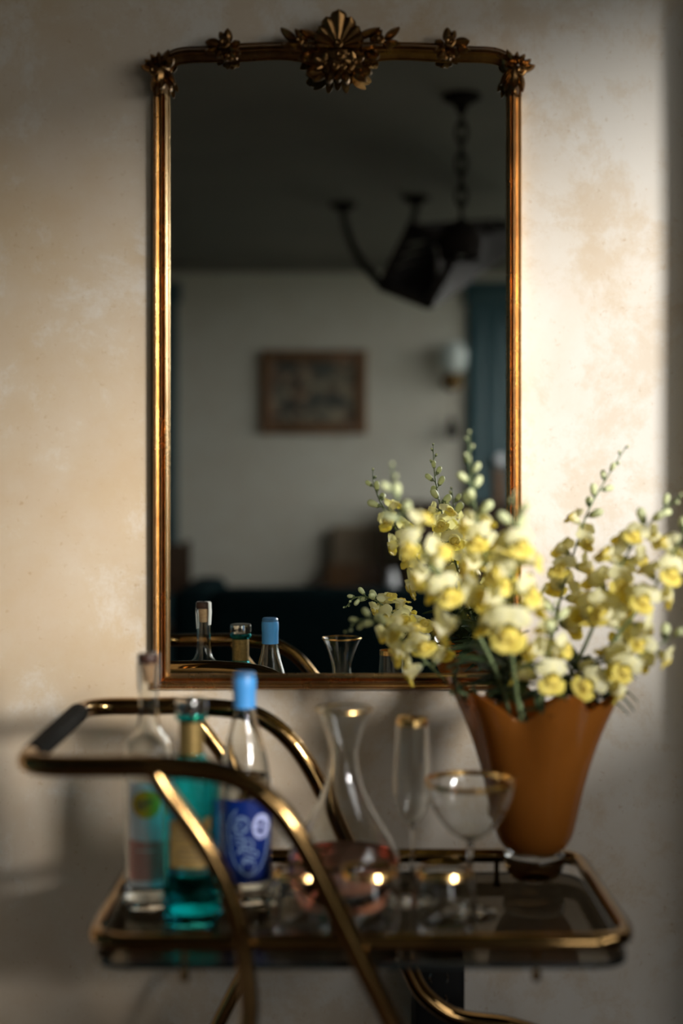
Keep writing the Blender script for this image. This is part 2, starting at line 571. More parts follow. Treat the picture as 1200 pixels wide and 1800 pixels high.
side = [(0.0, 0.0005), (0.0, 0.013), (0.03, 0.0145), (0.06, 0.0145), (0.08, 0.012)]
def bead(s0, s1, base, hgt, n=6):
    return [(s0 + (s1 - s0) * i / n, base + hgt * math.sin(PI * i / n)) for i in range(n + 1)]
side += bead(0.09, 0.32, 0.018, 0.010) + bead(0.36, 0.50, 0.020, 0.007, 5) + bead(0.54, 0.60, 0.017, 0.003, 3)
side += [(0.66, 0.0155), (0.74, 0.0145), (0.80, 0.0150)] + bead(0.83, 0.96, 0.013, 0.005, 5) + [(1.0, 0.011), (1.0, 0.0005)]

IL, IR, IB = 296.5, 891.5, 1186
OL, OR_, OB = 266, 919.5, 1215
ITOP = 165
inL = [XZ(IL, ITOP), XZ(IL, IB)]
ouL = [XZ(OL, ITOP), XZ(OL, OB)]
moulding('side_rail', inL, ouL, side, 'gilt')
moulding('side_rail', [XZ(IR, ITOP), XZ(IR, IB)], [XZ(OR_, ITOP), XZ(OR_, OB)], side, 'gilt')
moulding('bottom_rail', [XZ(IL, IB), XZ(IR, IB)], [XZ(OL, OB), XZ(OR_, OB)], side, 'gilt')

# top rail: rounded shoulders, dipping in the middle under the crest
outer = [(266, 165), (265.5, 140), (268, 120), (276, 102), (288, 88), (304, 79), (325, 75), (355, 74), (390, 71), (430, 68), (480, 66.5), (540, 66), (593, 66)]
inner = [(296.5, 165), (296.8, 140), (298, 126), (302, 116), (309, 110), (320, 107), (340, 105), (365, 104.5), (395, 104), (430, 103), (480, 100), (530, 104), (593, 122)]
def mirrorpts(L):
    return L + [(2 * 593 - x - (0 if i else 0), y) for i, (x, y) in enumerate(reversed(L[:-1]))]
outer2, inner2 = mirrorpts(outer), mirrorpts(inner)
oc = catmull([(x, y, 0) for x, y in outer2], 4)
ic = catmull([(x, y, 0) for x, y in inner2], 4)
top = [(0.0, 0.0005), (0.0, 0.012), (0.04, 0.0135), (0.08, 0.013), (0.10, 0.014)]
top += [(0.10 + 0.30 * i / 6, 0.014 + 0.017 * math.sin(PI / 2 * i / 6)) for i in range(1, 7)]
top += [(0.44, 0.0295), (0.48, 0.0315)] + [(0.48 + 0.30 * i / 6, 0.0315 - 0.012 * (1 - math.cos(PI / 2 * i / 6))) for i in range(1, 7)]
top += [(0.82, 0.017), (0.88, 0.018), (0.94, 0.015), (1.0, 0.008), (1.0, 0.0005)]
moulding('top_rail', [XZ(p.x, p.y) for p in ic], [XZ(p.x, p.y) for p in oc], top, 'shaded_gilt')

# the silvered glass, cut to the arched opening
gl = [XZ(p.x, p.y - 4, MIR) for p in ic[4:-4]]
gl = [XZ(IL - 4, IB + 6, MIR), XZ(IL - 4, 150, MIR)] + gl + [XZ(IR + 4, 150, MIR), XZ(IR + 4, IB + 6, MIR)]
g = MB()
n = len(gl)
g.add([(x, MIR, z) for x, z in gl] + [(x, MIR + 0.004, z) for x, z in gl],
      [tuple(range(n)), tuple(reversed(range(n, 2 * n)))] + [(i, (i + 1) % n, (i + 1) % n + n, i + n) for i in range(n)])
g.build('mirror_glass', 'mirror', mirror, smooth=False)

PXM = YB / F                   # metres per pixel on the frame

def leafmesh(L, W, hgt, ridge=0.3, cup=0.0, blunt=1.0, nu=14, nv=8):
    """a carved leaf, base at the origin, running along +x, standing off along +z"""
    m = MB()
    fr, bk = [], []
    for i in range(nu + 1):
        t = i / nu
        w = W / 2 * (math.sin(PI * min(t ** 0.75, 1.0)) ** 0.55 if 0 < t < 1 else 0.02)
        if blunt > 1:
            w = W / 2 * min(1, 0.30 + 0.85 * t) * (max(0.0, 1 - ((t - 0.78) / 0.22) ** 2) ** 0.5 if t > 0.78 else 1)
            w = max(w, 0.0004)
        row = []
        for j in range(nv + 1):
            v = -1 + 2 * j / nv
            dome = (1 - v * v) ** 0.6 * hgt * (0.45 + 0.55 * math.sin(PI * (0.15 + 0.8 * t)))
            z = dome + ridge * hgt * (1 - abs(v)) ** 3 - cup * hgt * (1 - v * v) * math.sin(PI * t)
            row.append((L * t, w * v, z))
        fr.append(row)
    bk = [[(x, y, -0.0035) for (x, y, z) in row] for row in fr]
    rings = [f + list(reversed(b)) for f, b in zip(fr, bk)]
    m.rings(rings, cap=True)
    return m

def carve(m, px, py, ang, off, tilt=0.0):
    """place local carving (x along, y across, z off the wall) at frame pixel, ang in degrees in the picture (0 right, 90 up)"""
    x0, z0 = XZ(px, py)
    a = R(ang)
    c, s = math.cos(a), math.sin(a)
    ct, st = math.cos(R(tilt)), math.sin(R(tilt))
    out = []
    for (x, y, z) in m.v:
        x2, z2 = x * ct - z * st, x * st + z * ct
        out.append((x0 + x2 * c - y * s, WALL - off - z2, z0 + x2 * s + y * c))
    k = MB()
    k.v, k.f = out, m.f
    return k

def rosette(r):
    m = MB()
    prof = [(0, 0.75 * r), (0.18 * r, 0.72 * r), (0.26 * r, 0.5 * r), (0.34 * r, 0.62 * r), (0.48 * r, 0.66 * r), (0.56 * r, 0.42 * r),
            (0.66 * r, 0.52 * r), (0.84 * r, 0.48 * r), (1.0 * r, 0.2 * r), (0.95 * r, -0.25 * r), (0, -0.3 * r)]
    m.lathe(prof, 20, mod=lambda rr, z, a: (rr * (1 + 0.10 * abs(math.cos(2.5 * a)) * (rr / r)), z))
    return m

crest = carve(MB().lathe([(0, 0.010), (0.012, 0.0095), (0.022, 0.007), (0.030, 0.0), (0.032, -0.02), (0, -0.022)], 24), 593, 90, 0, 0.022).build('crest', 'shaded_gilt', mirror)
def orn(name, m, parent, mat='shaded_gilt'):
    return m.build(name, mat, parent)
# shell: fluted lobes fanning from (593, 84)
for (ang, ln, wd) in ((90, 65, 30), (66, 57, 25), (114, 57, 25), (44, 51, 22), (136, 51, 22), (23, 48, 19), (157, 48, 19), (5, 42, 15), (175, 42, 15)):
    lm = leafmesh(ln * PXM, wd * PXM, 0.010, 0.1, 0.35, blunt=2)
    orn('shell_lobe', carve(lm, 595, 86, ang, 0.030, tilt=14), crest)
orn('shell_bead', carve(rosette(8 * PXM), 595, 84, 0, 0.047), crest)
orn('rosette', carve(rosette(8.5 * PXM), 598, 104, 0, 0.047), crest)
orn('rosette', carve(rosette(7 * PXM), 590, 122, 0, 0.045), crest)
orn('rosette', carve(rosette(6.5 * PXM), 603, 123, 0, 0.045), crest)
orn('rosette', carve(rosette(8 * PXM), 527, 75, 0, 0.036), crest)
orn('rosette', carve(rosette(8 * PXM), 668, 73, 0, 0.036), crest)
orn('rosette', carve(rosette(5 * PXM), 540, 84, 0, 0.034), crest)
orn('rosette', carve(rosette(5 * PXM), 655, 83, 0, 0.034), crest)
# two five-petalled flowers and the leaves hanging below the shell
for (cx, cy, sgn) in ((569, 116, -1), (622, 114, 1)):
    for k in range(5):
        a = 90 + 72 * k + sgn * 12
        orn('petal', carve(leafmesh(20 * PXM, 13 * PXM, 0.005, 0.1, 0.5), cx, cy, a, 0.040, tilt=18), crest)
    orn('rosette', carve(rosette(5 * PXM), cx, cy, 0, 0.046), crest)
leafs = [(572, 124, 195, 36, 24), (618, 123, -12, 36, 24), (572, 130, 215, 26, 13), (620, 129, -32, 28, 13), (580, 128, 262, 24, 14), (606, 128, 278, 24, 14),
         (594, 127, 268, 20, 13), (560, 92, 170, 30, 12), (632, 90, 10, 30, 12), (552, 98, 200, 28, 13), (640, 97, -18, 26, 13),
         (540, 74, 138, 30, 14), (650, 74, 40, 28, 14), (520, 74, 142, 34, 15), (676, 70, 36, 32, 14), (530, 80, 186, 36, 14), (672, 80, 2, 32, 14),
         (545, 92, 215, 22, 10), (650, 90, -35, 20, 10), (565, 70, 160, 40, 14), (628, 68, 20, 42, 14)]
for (x, y, a, ln, wd) in leafs:
    orn('leaf', carve(leafmesh(ln * PXM, wd * PXM, 0.006, 0.35, 0.1), x, y, a, 0.032 + 0.002 * random.random(), tilt=10), crest)
# sprigs on the top rail
for (cx, cy, s) in ((397, 82, 1), (789, 80, -1)):
    sp = carve(rosette(10 * PXM), cx - 1 * s, cy - 2, 0, 0.038).build('garland', 'shaded_gilt', mirror)
    for (dx, dy, a, ln, wd) in ((-10, -4, 175, 26, 18), (-14, 3, 200, 24, 14), (3, -6, 88, 24, 17), (-2, -9, 120, 18, 13), (6, 4, -25, 22, 15),
                                (8, 10, -50, 18, 15), (2, 12, 262, 16, 11), (-8, 8, 235, 16, 11), (10, -2, 20, 16, 12)):
        ang = a if s > 0 else 180 - a
        orn('leaf', carve(leafmesh(ln * PXM, wd * PXM, 0.006, 0.3, 0.15), cx + dx * s, cy + dy, ang, 0.030, tilt=10), sp)
    for (dx, dy, r_) in ((14, 8, 6), (8, 20, 7), (-5, 20, 4), (2, -16, 6)):
        orn('berry', carve(rosette(r_ * PXM), cx + dx * s, cy + dy, 0, 0.032), sp)
# acanthus corners
for (cx, s) in ((281, 1), (906, -1)):
    cp = carve(leafmesh(34 * PXM, 26 * PXM, 0.007, 0.3, 0.1), cx + 2 * s, 118, 262, 0.030, 4).build('corner_carving', 'shaded_gilt', mirror)
    for (dx, dy, a, ln, wd) in ((-6, 118, 150, 24, 12), (-10, 122, 168, 24, 14), (-4, 112, 128, 20, 11), (-8, 132, 262, 30, 13), (2, 132, 272, 28, 14), (8, 128, 290, 26, 12),
                                (12, 124, 300, 30, 11), (14, 134, 282, 28, 10), (4, 112, 62, 26, 12), (0, 116, 95, 24, 12), (10, 118, 40, 20, 11)):
        ang = a if s > 0 else 180 - a
        orn('leaf', carve(leafmesh(ln * PXM, wd * PXM, 0.006, 0.35, 0.1), cx + dx * s, dy, ang, 0.029, tilt=8), cp)
    orn('rosette', carve(rosette(9 * PXM), cx - 8 * s, 128, 0, 0.036), cp)

# ------------------------------------------------------------------ the brass bar cart
ZG = H - 0.511                 # top of the smoked glass tray
ZR = H - 0.489                 # centre of the gallery rail
YT0, YT1 = 1.487, 1.8295       # gallery rail, near and far
YC0, YC1 = 1.465, 1.851        # side frames, near and far
ZH = H - 0.298                 # handle
cart = empty('bar_cart', (0.02, 1.66, 0), 'curved brass tube bar cart with a smoked glass tray and black-wrapped handle', 'bar cart')

def cart_part(name, m, mat='brass', parent=None):
    return m.build(name, mat, parent or cart)

def xz(px, py, Y=YC0):
    p = P(px, py, Y)
    return (p.x, p.z)
arc = [xz(330, 1347), xz(380, 1357), xz(440, 1381), xz(490, 1424), xz(530, 1480), xz(566, 1548), xz(602, 1622), xz(642, 1703), xz(686, 1790)]
arc = [(-0.24, ZH), (-0.19, ZH)] + arc[1:] + [(0.091, H - 0.636), (0.110, H - 0.673), (0.139, H - 0.699), (0.169, H - 0.711), (0.23, H - 0.72), (0.29, H - 0.745), (0.325, H - 0.80), (0.33, H - 0.90), (0.33, 0.09)]
for Y in (YC0, YC1):
    pts = catmull([(x, Y, z) for x, z in arc], 5)
    cart_part('frame_tube', MB().tube(pts, 0.0115, 14))
st = [xz(268, 1352), xz(292, 1392), xz(322, 1432), xz(352, 1474), xz(382, 1524), xz(406, 1580), xz(425, 1645), xz(434, 1712)]
st = st + [(-0.091, H - 0.5625), (-0.104, H - 0.615), (-0.135, H - 0.675), (-0.170, H - 0.75), (-0.21, H - 0.87), (-0.24, H - 1.0), (-0.25, 0.09)]
for Y in (YC0, YC1):
    pts = catmull([(x, Y, z) for x, z in st], 5)
    cart_part('strut_tube', MB().tube(pts, 0.0098, 14))
# U-shaped handle
XH = -0.328
hp = fillet([(-0.235, YC0, ZH), (XH, YC0, ZH), (XH, YC1, ZH), (-0.235, YC1, ZH)], 0.042, 7)
handle = cart_part('handle', MB().tube(hp, 0.0115, 14))
cart_part('grip', MB().tube([(XH, YC0 + 0.055 + (YC1 - YC0 - 0.11) * i / 6, ZH) for i in range(7)], 0.0128, 16), 'black_leather', handle)
# gallery rail round the tray
XT0, XT1 = -0.259, 0.311
rail = fillet([(XT0, YT0, ZR), (XT1, YT0, ZR), (XT1, YT1, ZR), (XT0, YT1, ZR)], 0.040, 7, closed=True)
cart_part('gallery_rail', MB().tube(rail, 0.0092, 12, closed=True))

def slab(x0, x1, y0, y1, z0, z1, r, n=6):
    pl = fillet([(x0, y0, 0), (x1, y0, 0), (x1, y1, 0), (x0, y1, 0)], r, n, closed=True)
    return MB().rings([[(p.x, p.y, z) for p in pl] for z in (z0, z1)], cap=True), pl
g, pl = slab(XT0 + 0.002, XT1 - 0.002, YT0 + 0.002, YT1 - 0.002, ZG - 0.005, ZG, 0.042)
tray = cart_part('glass_tray', g, 'smoked')
edge = MB()
ei = [Vector((p.x, p.y, 0)) for p in pl]
cen = Vector(((XT0 + XT1) / 2, (YT0 + YT1) / 2, 0))
k = len(ei)
vs, fs = [], []
for p in ei:
    d = (p - cen)
    q = cen + Vector((d.x * (1 + 0.004 / abs(XT1 - cen.x)), d.y * (1 + 0.004 / abs(YT1 - cen.y)), 0))
    p2 = cen + Vector((d.x * (1 + 0.0006 / abs(XT1 - cen.x)), d.y * (1 + 0.0006 / abs(YT1 - cen.y)), 0))
    vs += [(p2.x, p2.y, ZG - 0.0062), (q.x, q.y, ZG - 0.0062), (q.x, q.y, ZG + 0.0008), (p2.x, p2.y, ZG + 0.0008)]
for i in range(k):
    a, b = 4 * i, 4 * ((i + 1) % k)
    for j in range(4):
        fs.append((a + j, a + (j + 1) % 4, b + (j + 1) % 4, b + j))
cart_part('tray_edge', MB().add(vs, fs), 'glass_edge', tray)
for (px, Y) in ((323, YT0), (943, YT0), (323, YT1), (872, YT1)):
    x = P(px, 1700, Y).x if Y == YT0 else P(px, 1530, Y).x
    m = MB().lathe([(0, -0.020), (0.0045, -0.020), (0.0055, -0.014), (0.0035, -0.008), (0.0035, 0.016), (0.005, 0.022), (0, 0.022)], 12, (x, Y + (0.004 if Y == YT0 else -0.004), ZG))
    cart_part('rail_post', m)
# lower shelf and casters
ZL = 0.30
g, pl = slab(-0.22, 0.31, YT0 + 0.002, YT1 - 0.002, ZL - 0.006, ZL, 0.04)
cart_part('lower_glass', g, 'smoked')
rail = fillet([(-0.222, YT0, ZL + 0.012), (0.312, YT0, ZL + 0.012), (0.312, YT1, ZL + 0.012), (-0.222, YT1, ZL + 0.012)], 0.040, 7, closed=True)
cart_part('lower_rail', MB().tube(rail, 0.0092, 12, closed=True))
for (x, Y) in ((0.33, YC0), (0.33, YC1), (-0.25, YC0), (-0.25, YC1)):
    w = MB().lathe([(0, -0.009), (0.026, -0.010), (0.034, -0.007), (0.034, 0.007), (0.026, 0.010), (0, 0.009)], 20)
    w.v = [(x + a, Y + c, 0.034 + b) for (a, b, c) in w.v]
    wo = cart_part('caster', w, 'black')
    cart_part('caster_fork', MB().box(x - 0.008, x + 0.008, Y - 0.016, Y - 0.012, 0.03, 0.092).box(x - 0.008, x + 0.008, Y + 0.012, Y + 0.016, 0.03, 0.092).box(x - 0.008, x + 0.008, Y - 0.016, Y + 0.016, 0.08, 0.092), 'brass', wo)

# slim black case standing on the floor behind the cart
b0, b1 = P(727, 1700, 1.96), P(814, 1680, 1.96)
bx = empty('black_case', ((b0.x + b1.x) / 2, 1.96, 0), 'slim black upright case standing behind the bar cart against the wall', 'case')
MB().box(b0.x, b1.x, 1.935, 2.025, 0, b1.z, 0.006).build('body', 'black', bx)
for (px, py, sg) in ((755, 1719, -1), (787, 1719, 1), (785, 1757, 1)):
    p = P(px, py, 1.935)
    pts = [(p.x + sg * 0.0035 * math.cos(a) - sg * 0.0035, 1.9338, p.z + 0.0065 * math.sin(a)) for a in [R(-70 + 20 * i) for i in range(8)]]
    MB().tube(pts, 0.0011, 8).build('glint_crescent', 'chrome', bx)  # chrome crescents modelled in place of bright glints

# ------------------------------------------------------------------ bottles, carafe, glasses
def yaw_to_cam(c):
    return math.atan2(-c.y, -c.x)            # direction from the thing to the camera

def wrap_cols(cols, r, c, yaw):
    """patch wrapped on a cylinder: cols = [(u angle, zlow, zhigh)]; u grows to the right as seen from the camera"""
    vs, fs = [], []
    for (u, z0, z1) in cols:
        a = yaw + u
        for z in (z0, z1):
            vs.append((c.x + r * math.cos(a), c.y + r * math.sin(a), c.z + z))
    for i in range(len(cols) - 1):
        fs.append((2 * i, 2 * i + 2, 2 * i + 3, 2 * i + 1))
    return MB().add(vs, fs)

def wrap_ribbon(pts, w, r, c, yaw, R0):
    """a printed line on a cylinder of radius R0; pts = (dx, z) as seen face-on"""
    vs, fs = [], []
    n = len(pts)
    for i, (x, z) in enumerate(pts):
        a, b = pts[max(i - 1, 0)], pts[min(i + 1, n - 1)]
        tx, tz = b[0] - a[0], b[1] - a[1]
        l = math.hypot(tx, tz) or 1
        nx, nz = -tz / l * w / 2, tx / l * w / 2
        for s in (-1, 1):
            xx = max(-0.999, min(0.999, (x + s * nx) / R0))
            u = math.asin(xx)
            vs.append((c.x + r * math.cos(yaw + u), c.y + r * math.sin(yaw + u), c.z + z + s * nz))
    for i in range(n - 1):
        fs.append((2 * i, 2 * i + 2, 2 * i + 3, 2 * i + 1))
    return MB().add(vs, fs)

def hollow(outer, wall, floor, segs=48, mod=None, lip=True):
    """closed glass vessel: outer profile from base centre to rim, inner wall offset"""
    inner = []
    for (r, z) in reversed(outer):
        if z < floor:
            break
        inner.append((max(r - wall, 0.0005), z))
    inner[0] = (inner[0][0], inner[0][1])
    prof = [(0, outer[0][1])] + outer + inner
    rr = inner[-1][0]
    prof += [(rr * 0.85, floor * 1.0 + 0.0), (0, floor * 0.98)]
    return MB().lathe(prof, segs, mod=mod)

def at(m, c):
    m.v = [(x + c.x, y + c.y, z + c.z) for (x, y, z) in m.v]
    return m

def smoothprof(pts, n=4):
    return [(p.x, p.y) for p in catmull([(r, z, 0) for r, z in pts], n)]

def base(px, Y):
    p = P(px, 1600, Y)
    return Vector((p.x, Y, ZG + 0.0006))

def zof(py, Y, c):
    return P(600, py, Y).z - c.z

# ---- clear bottle with a cork, paper strip and pink label
Y = 1.687
c = base(262, Y)
k = Y / F
b = empty('spirit_bottle', c, 'clear bottle with a dark-topped cork and a white, yellow and pink label', 'bottle')
hz = lambda py: zof(py, Y, c)
R0 = 44.5 * k
prof = [(R0 * 0.80, 0), (R0 * 0.95, 0.002), (R0, 0.008), (R0, 0.05), (R0, 0.12), (R0, hz(1330)), (R0 * 0.96, hz(1312)), (R0 * 0.80, hz(1298)), (R0 * 0.58, hz(1288)),
        (19.5 * k, hz(1275)), (17.5 * k, hz(1255)), (17.5 * k, hz(1200)), (18 * k, hz(1178)), (19.5 * k, hz(1172)), (19.5 * k, hz(1166)), (17 * k, hz(1164))]
at(hollow(prof, 0.0022, 0.012), c).build('glass_body', 'glass', b)
at(MB().lathe([(0, hz(1198)), (10 * k, hz(1198)), (13 * k, hz(1168)), (13 * k, hz(1165)), (0, hz(1165))], 24), c).build('cork', 'cork', b)
at(MB().lathe([(0, hz(1164.5)), (17 * k, hz(1164.5)), (18.5 * k, hz(1162)), (18.5 * k, hz(1151)), (17.5 * k, hz(1149)), (0, hz(1148.5))], 28), c).build('cork_cap', 'cork_cap', b)
yw = yaw_to_cam(c)
# paper strip running over the cork, on the far left
strip = MB()
for (u0, u1, e) in ((-115, -62, 1215), (75, 130, 1205)):
    sv = []
    for (rr, py) in ((18.3 * k, e), (20.3 * k, 1172), (19.4 * k, 1163), (19.3 * k, 1150), (16 * k, 1147.3), (2 * k, 1146.8)):
        sv.append([(rr * math.cos(yw + R(u0 + (u1 - u0) * i / 5)), rr * math.sin(yw + R(u0 + (u1 - u0) * i / 5)), hz(py)) for i in range(6)])
    strip.rings(sv, cap=False, closed=False)
at(strip, c).build('paper_strip', 'paper', b)
def xcols(x0, x1, n, f0, f1, R_):
    out = []
    for i in range(n + 1):
        x = x0 + (x1 - x0) * i / n
        out.append((math.asin(max(-0.98, min(0.98, x / R_))), f0(x), f1(x)))
    return out
lab = wrap_cols(xcols(-33 * k, 40 * k, 14, lambda x: hz(1548), lambda x: hz(1366), R0), R0 + 0.0004, c, yw).build('label', 'paper', b)
wrap_cols(xcols(-33 * k, 40 * k, 14, lambda x: hz(1536), lambda x: hz(1468 + 0.20 * x / k - 4 * math.sin(x / k / 22)), R0), R0 + 0.0008, c, yw).build('pink_panel', 'pink_print', lab)
rc = 24 * k
wrap_cols(xcols(-4 * k - rc, -4 * k + rc, 20, lambda x: hz(1404) - math.sqrt(max(rc ** 2 - (x + 4 * k) ** 2, 1e-9)), lambda x: hz(1404) + math.sqrt(max(rc ** 2 - (x + 4 * k) ** 2, 1e-9)), R0), R0 + 0.0008, c, yw).build('yellow_roundel', 'yellow_print', lab)
for (y, x0, x1) in ((1398, -21, 7), (1402.5, -21, 2), (1407, -20, -4), (1411, -20, -6)):
    xx = x0
    while xx < x1:                                       # small illegible words
        w_ = random.choice((5, 7, 9))
        wrap_cols(xcols(xx * k, min(xx + w_, x1) * k, 3, lambda x: hz(y + 1.7), lambda x: hz(y - 1.7), R0), R0 + 0.0011, c, yw).build('print', 'grey_print', lab)
        xx += w_ + 1.2
for (y, x0, x1) in ((1484, -20, 10),):
    wrap_cols(xcols(x0 * k, x1 * k, 6, lambda x: hz(y + 1.2), lambda x: hz(y - 1.2), R0), R0 + 0.0011, c, yw).build('print', 'paper', lab)
at(MB().lathe([(0, 0.0128), (R0 - 0.0026, 0.0128), (R0 - 0.0026, 0.020), (R0 - 0.0024, 0.036), (0, 0.036)], 40), c).build('liquid', 'liquid', b)

# ---- teal bottle with a gold neck and a chrome stopper
Y = 1.622
c = base(337, Y)
k = Y / F
hz = lambda py: zof(py, Y, c)
b = empty('spirit_bottle', c, 'teal glass bottle with gold foil neck and silver stopper', 'bottle')
R0 = 52 * k
def squarish(r, z, a):
    q = (abs(math.cos(a + 0.22)) ** 3.2 + abs(math.sin(a + 0.22)) ** 3.2) ** (-1 / 3.2)
    w_ = min(1.0, max(0.0, (r - 25 * k) / (20 * k)))
    return (r * (1 + (q - 1) * 0.55 * w_) * (1 - 0.06 * w_), z)
prof = [(R0 * 0.86, 0), (R0 * 0.96, 0.002), (R0, 0.008), (R0, 0.06), (R0, 0.12), (R0, hz(1375)), (R0 * 0.97, hz(1358)), (R0 * 0.84, hz(1345)), (R0 * 0.62, hz(1337)),
        (24 * k, hz(1330)), (21.5 * k, hz(1320)), (21 * k, hz(1290)), (21 * k, hz(1266)), (28 * k, hz(1263)), (29 * k, hz(1258)), (27 * k, hz(1253)), (22 * k, hz(1252))]
at(hollow(prof, 0.003, 0.016, mod=squarish), c).build('glass_body', 'teal_glass', b)
at(MB().lathe([(R0 * 0.2, 0.0168), (R0 - 0.0036, 0.0168), (R0 - 0.0034, hz(1530)), (0, hz(1530))][0:0] + [(0, 0.0168), (R0 - 0.0036, 0.0168), (R0 - 0.0034, hz(1528)), (0, hz(1528))], 40, mod=squarish), c).build('liquid', 'teal_liquid', b)
at(MB().lathe([(21.6 * k, hz(1326)), (21.6 * k, hz(1268)), (21.9 * k, hz(1268)), (22.2 * k, hz(1326)), (21.6 * k, hz(1326))], 30), c).build('neck_foil', 'gold_foil', b)
cap = at(MB().lathe([(0, hz(1252)), (27 * k, hz(1252)), (27.5 * k, hz(1250)), (28 * k, hz(1248)), (28 * k, hz(1233)), (27.5 * k, hz(1230)), (25.5 * k, hz(1228.5)), (0, hz(1228.5))], 36), c).build('stopper', 'chrome', b)
yw = yaw_to_cam(c)
for q in range(9):
    u = q * 2 * PI / 9 + 0.25
    wrap_cols([(u - 0.16 + 0.08 * i, hz(1246.5), hz(1235)) for i in range(5)], 28.3 * k, c, yw).build('stopper_reflection', 'cap_dark', cap)  # dark patches drawn as the reflections in the chrome
def sq_patch(u0, u1, z0, z1, off, n=14):
    vs, fs = [], []
    for i in range(n + 1):
        a = yw + u0 + (u1 - u0) * i / n
        r_, _ = squarish(R0, 0, a)
        r_ += off
        for z in (z0, z1):
            vs.append((c.x + r_ * math.cos(a), c.y + r_ * math.sin(a), c.z + z))
    for i in range(n):
        fs.append((2 * i, 2 * i + 2, 2 * i + 3, 2 * i + 1))
    return MB().add(vs, fs)
lab = sq_patch(-0.80, 0.62, hz(1513), hz(1432), 0.0006).build('label', 'gold_label', b)
for (py, u0, u1) in ((1452, -0.5, 0.35), (1462, -0.6, 0.45), (1479, -0.45, 0.3), (1489, -0.55, 0.4), (1498, -0.4, 0.3)):
    uu = u0
    while uu < u1:
        w_ = random.uniform(0.07, 0.16)
        sq_patch(uu, min(uu + w_, u1), hz(py + 1.4), hz(py - 1.4), 0.0011, 3).build('print', 'grey_print', lab)
        uu += w_ + 0.035
sq_patch(-0.8, 0.62, hz(1522), hz(1517), 0.0006).build('label_band', 'cap_dark', lab)
med = sq_patch(0.44, 0.66, hz(1446), hz(1426), 0.0016, 6).build('medallion', 'gold_foil', b)

# ---- clear bottle with a sky-blue wax cap and a deep blue label
Y = 1.708
c = base(430, Y)
k = Y / F
hz = lambda py: zof(py, Y, c)
b = empty('spirit_bottle', c, 'clear bottle with sky blue cap and deep blue scrolled label', 'bottle')
R0 = 46.5 * k
prof = [(R0 * 0.78, 0), (R0 * 0.94, 0.002), (R0, 0.008), (R0, 0.05), (R0, 0.10), (R0, hz(1395)), (R0 * 0.985, hz(1370)), (R0 * 0.92, hz(1345)), (R0 * 0.78, hz(1318)), (R0 * 0.60, hz(1288)),
        (22 * k, hz(1265)), (19 * k, hz(1245)), (17 * k, hz(1225)), (16.5 * k, hz(1200)), (16.5 * k, hz(1190)), (14.5 * k, hz(1189))]
at(hollow(prof, 0.0024, 0.020), c).build('glass_body', 'glass', b)
at(MB().lathe([(0, 0.0206), (R0 - 0.0030, 0.0206), (R0 - 0.0029, 0.06), (R0 - 0.0029, hz(1362)), (0, hz(1362))], 40), c).build('liquid', 'liquid', b)
cap = at(MB().lathe([(18.6 * k, hz(1243)), (20.2 * k, hz(1243)), (20 * k, hz(1225)), (20.2 * k, hz(1215)), (20.9 * k, hz(1209)), (20.9 * k, hz(1195)), (20 * k, hz(1190)), (18.4 * k, hz(1189)), (17.6 * k, hz(1189)), (17.4 * k, hz(1243)), (18.6 * k, hz(1243))], 36), c).build('wax_cap', 'blue_cap', b)
at(MB().lathe([(0, hz(1191)), (19.2 * k, hz(1190)), (19.6 * k, hz(1187)), (19.2 * k, hz(1183)), (17 * k, hz(1180.5)), (0, hz(1180))], 36), c).build('cap_top', 'blue_cap_top', cap)
yw = yaw_to_cam(c)
lab = wrap_cols([(-1.45 + 2.9 * i / 24, hz(1541), hz(1397)) for i in range(25)], R0 + 0.0005, c, yw).build('label', 'blue_print', b)
def zpt(L):
    return [(((380 + x / 9) - 430) * k, hz(1390 + y / 9)) for (x, y) in L]
def curve_pts(L, n=5):
    return [(p.x, p.y) for p in catmull([(x, y, 0) for x, y in L], n)]
def ell(cx, cy, a_, b_, t=0, n=28):
    return [(cx + a_ * math.cos(q) * math.cos(t) - b_ * math.sin(q) * math.sin(t), cy + a_ * math.cos(q) * math.sin(t) + b_ * math.sin(q) * math.cos(t)) for q in [2 * PI * i / n for i in range(n + 1)]]
scroll = [curve_pts([(330, 200), (240, 330), (205, 500), (230, 720), (270, 950), (350, 1110), (440, 1200), (540, 1225), (660, 1150), (740, 1000), (790, 780), (800, 640)]),
          ell(400, 440, 105, 130, 0.2), ell(390, 350, 55, 40), ell(370, 510, 85, 50, 0.2),
          curve_pts([(250, 650), (320, 605), (420, 640), (440, 720), (400, 770), (320, 700), (460, 660), (560, 690), (575, 780), (480, 810), (430, 750), (520, 740)]),
          curve_pts([(340, 900), (370, 820), (470, 810), (600, 850), (650, 900), (610, 935), (500, 890), (400, 850), (350, 860)]),
          ell(505, 1090, 100, 120, 0.2), ell(480, 990, 60, 30, 0.2),
          curve_pts([(130, 560), (150, 700), (140, 820), (190, 930)]), curve_pts([(110, 250), (120, 420), (150, 520)])]
for L in scroll:
    wrap_ribbon(zpt(L), 1.7 * k, R0 + 0.0010, c, yw, R0).build('scroll_lettering', 'pale_print', lab)
for L in (ell(700, 480, 118, 185), ell(700, 480, 95, 160), ell(690, 420, 70, 70), curve_pts([(620, 500), (680, 470), (740, 500), (770, 560), (690, 590), (630, 560)]), curve_pts([(640, 370), (700, 400), (760, 360)])):
    wrap_ribbon(zpt(L), 2.4 * k, R0 + 0.0010, c, yw, R0).build('oval_seal', 'pale_print2', lab)
wrap_cols([(0.9 + 0.5 * i / 6, hz(1391), hz(1383)) for i in range(7)], R0 * 1.0 + 0.0004, c, yw).build('tax_strip', 'blue_print', b)

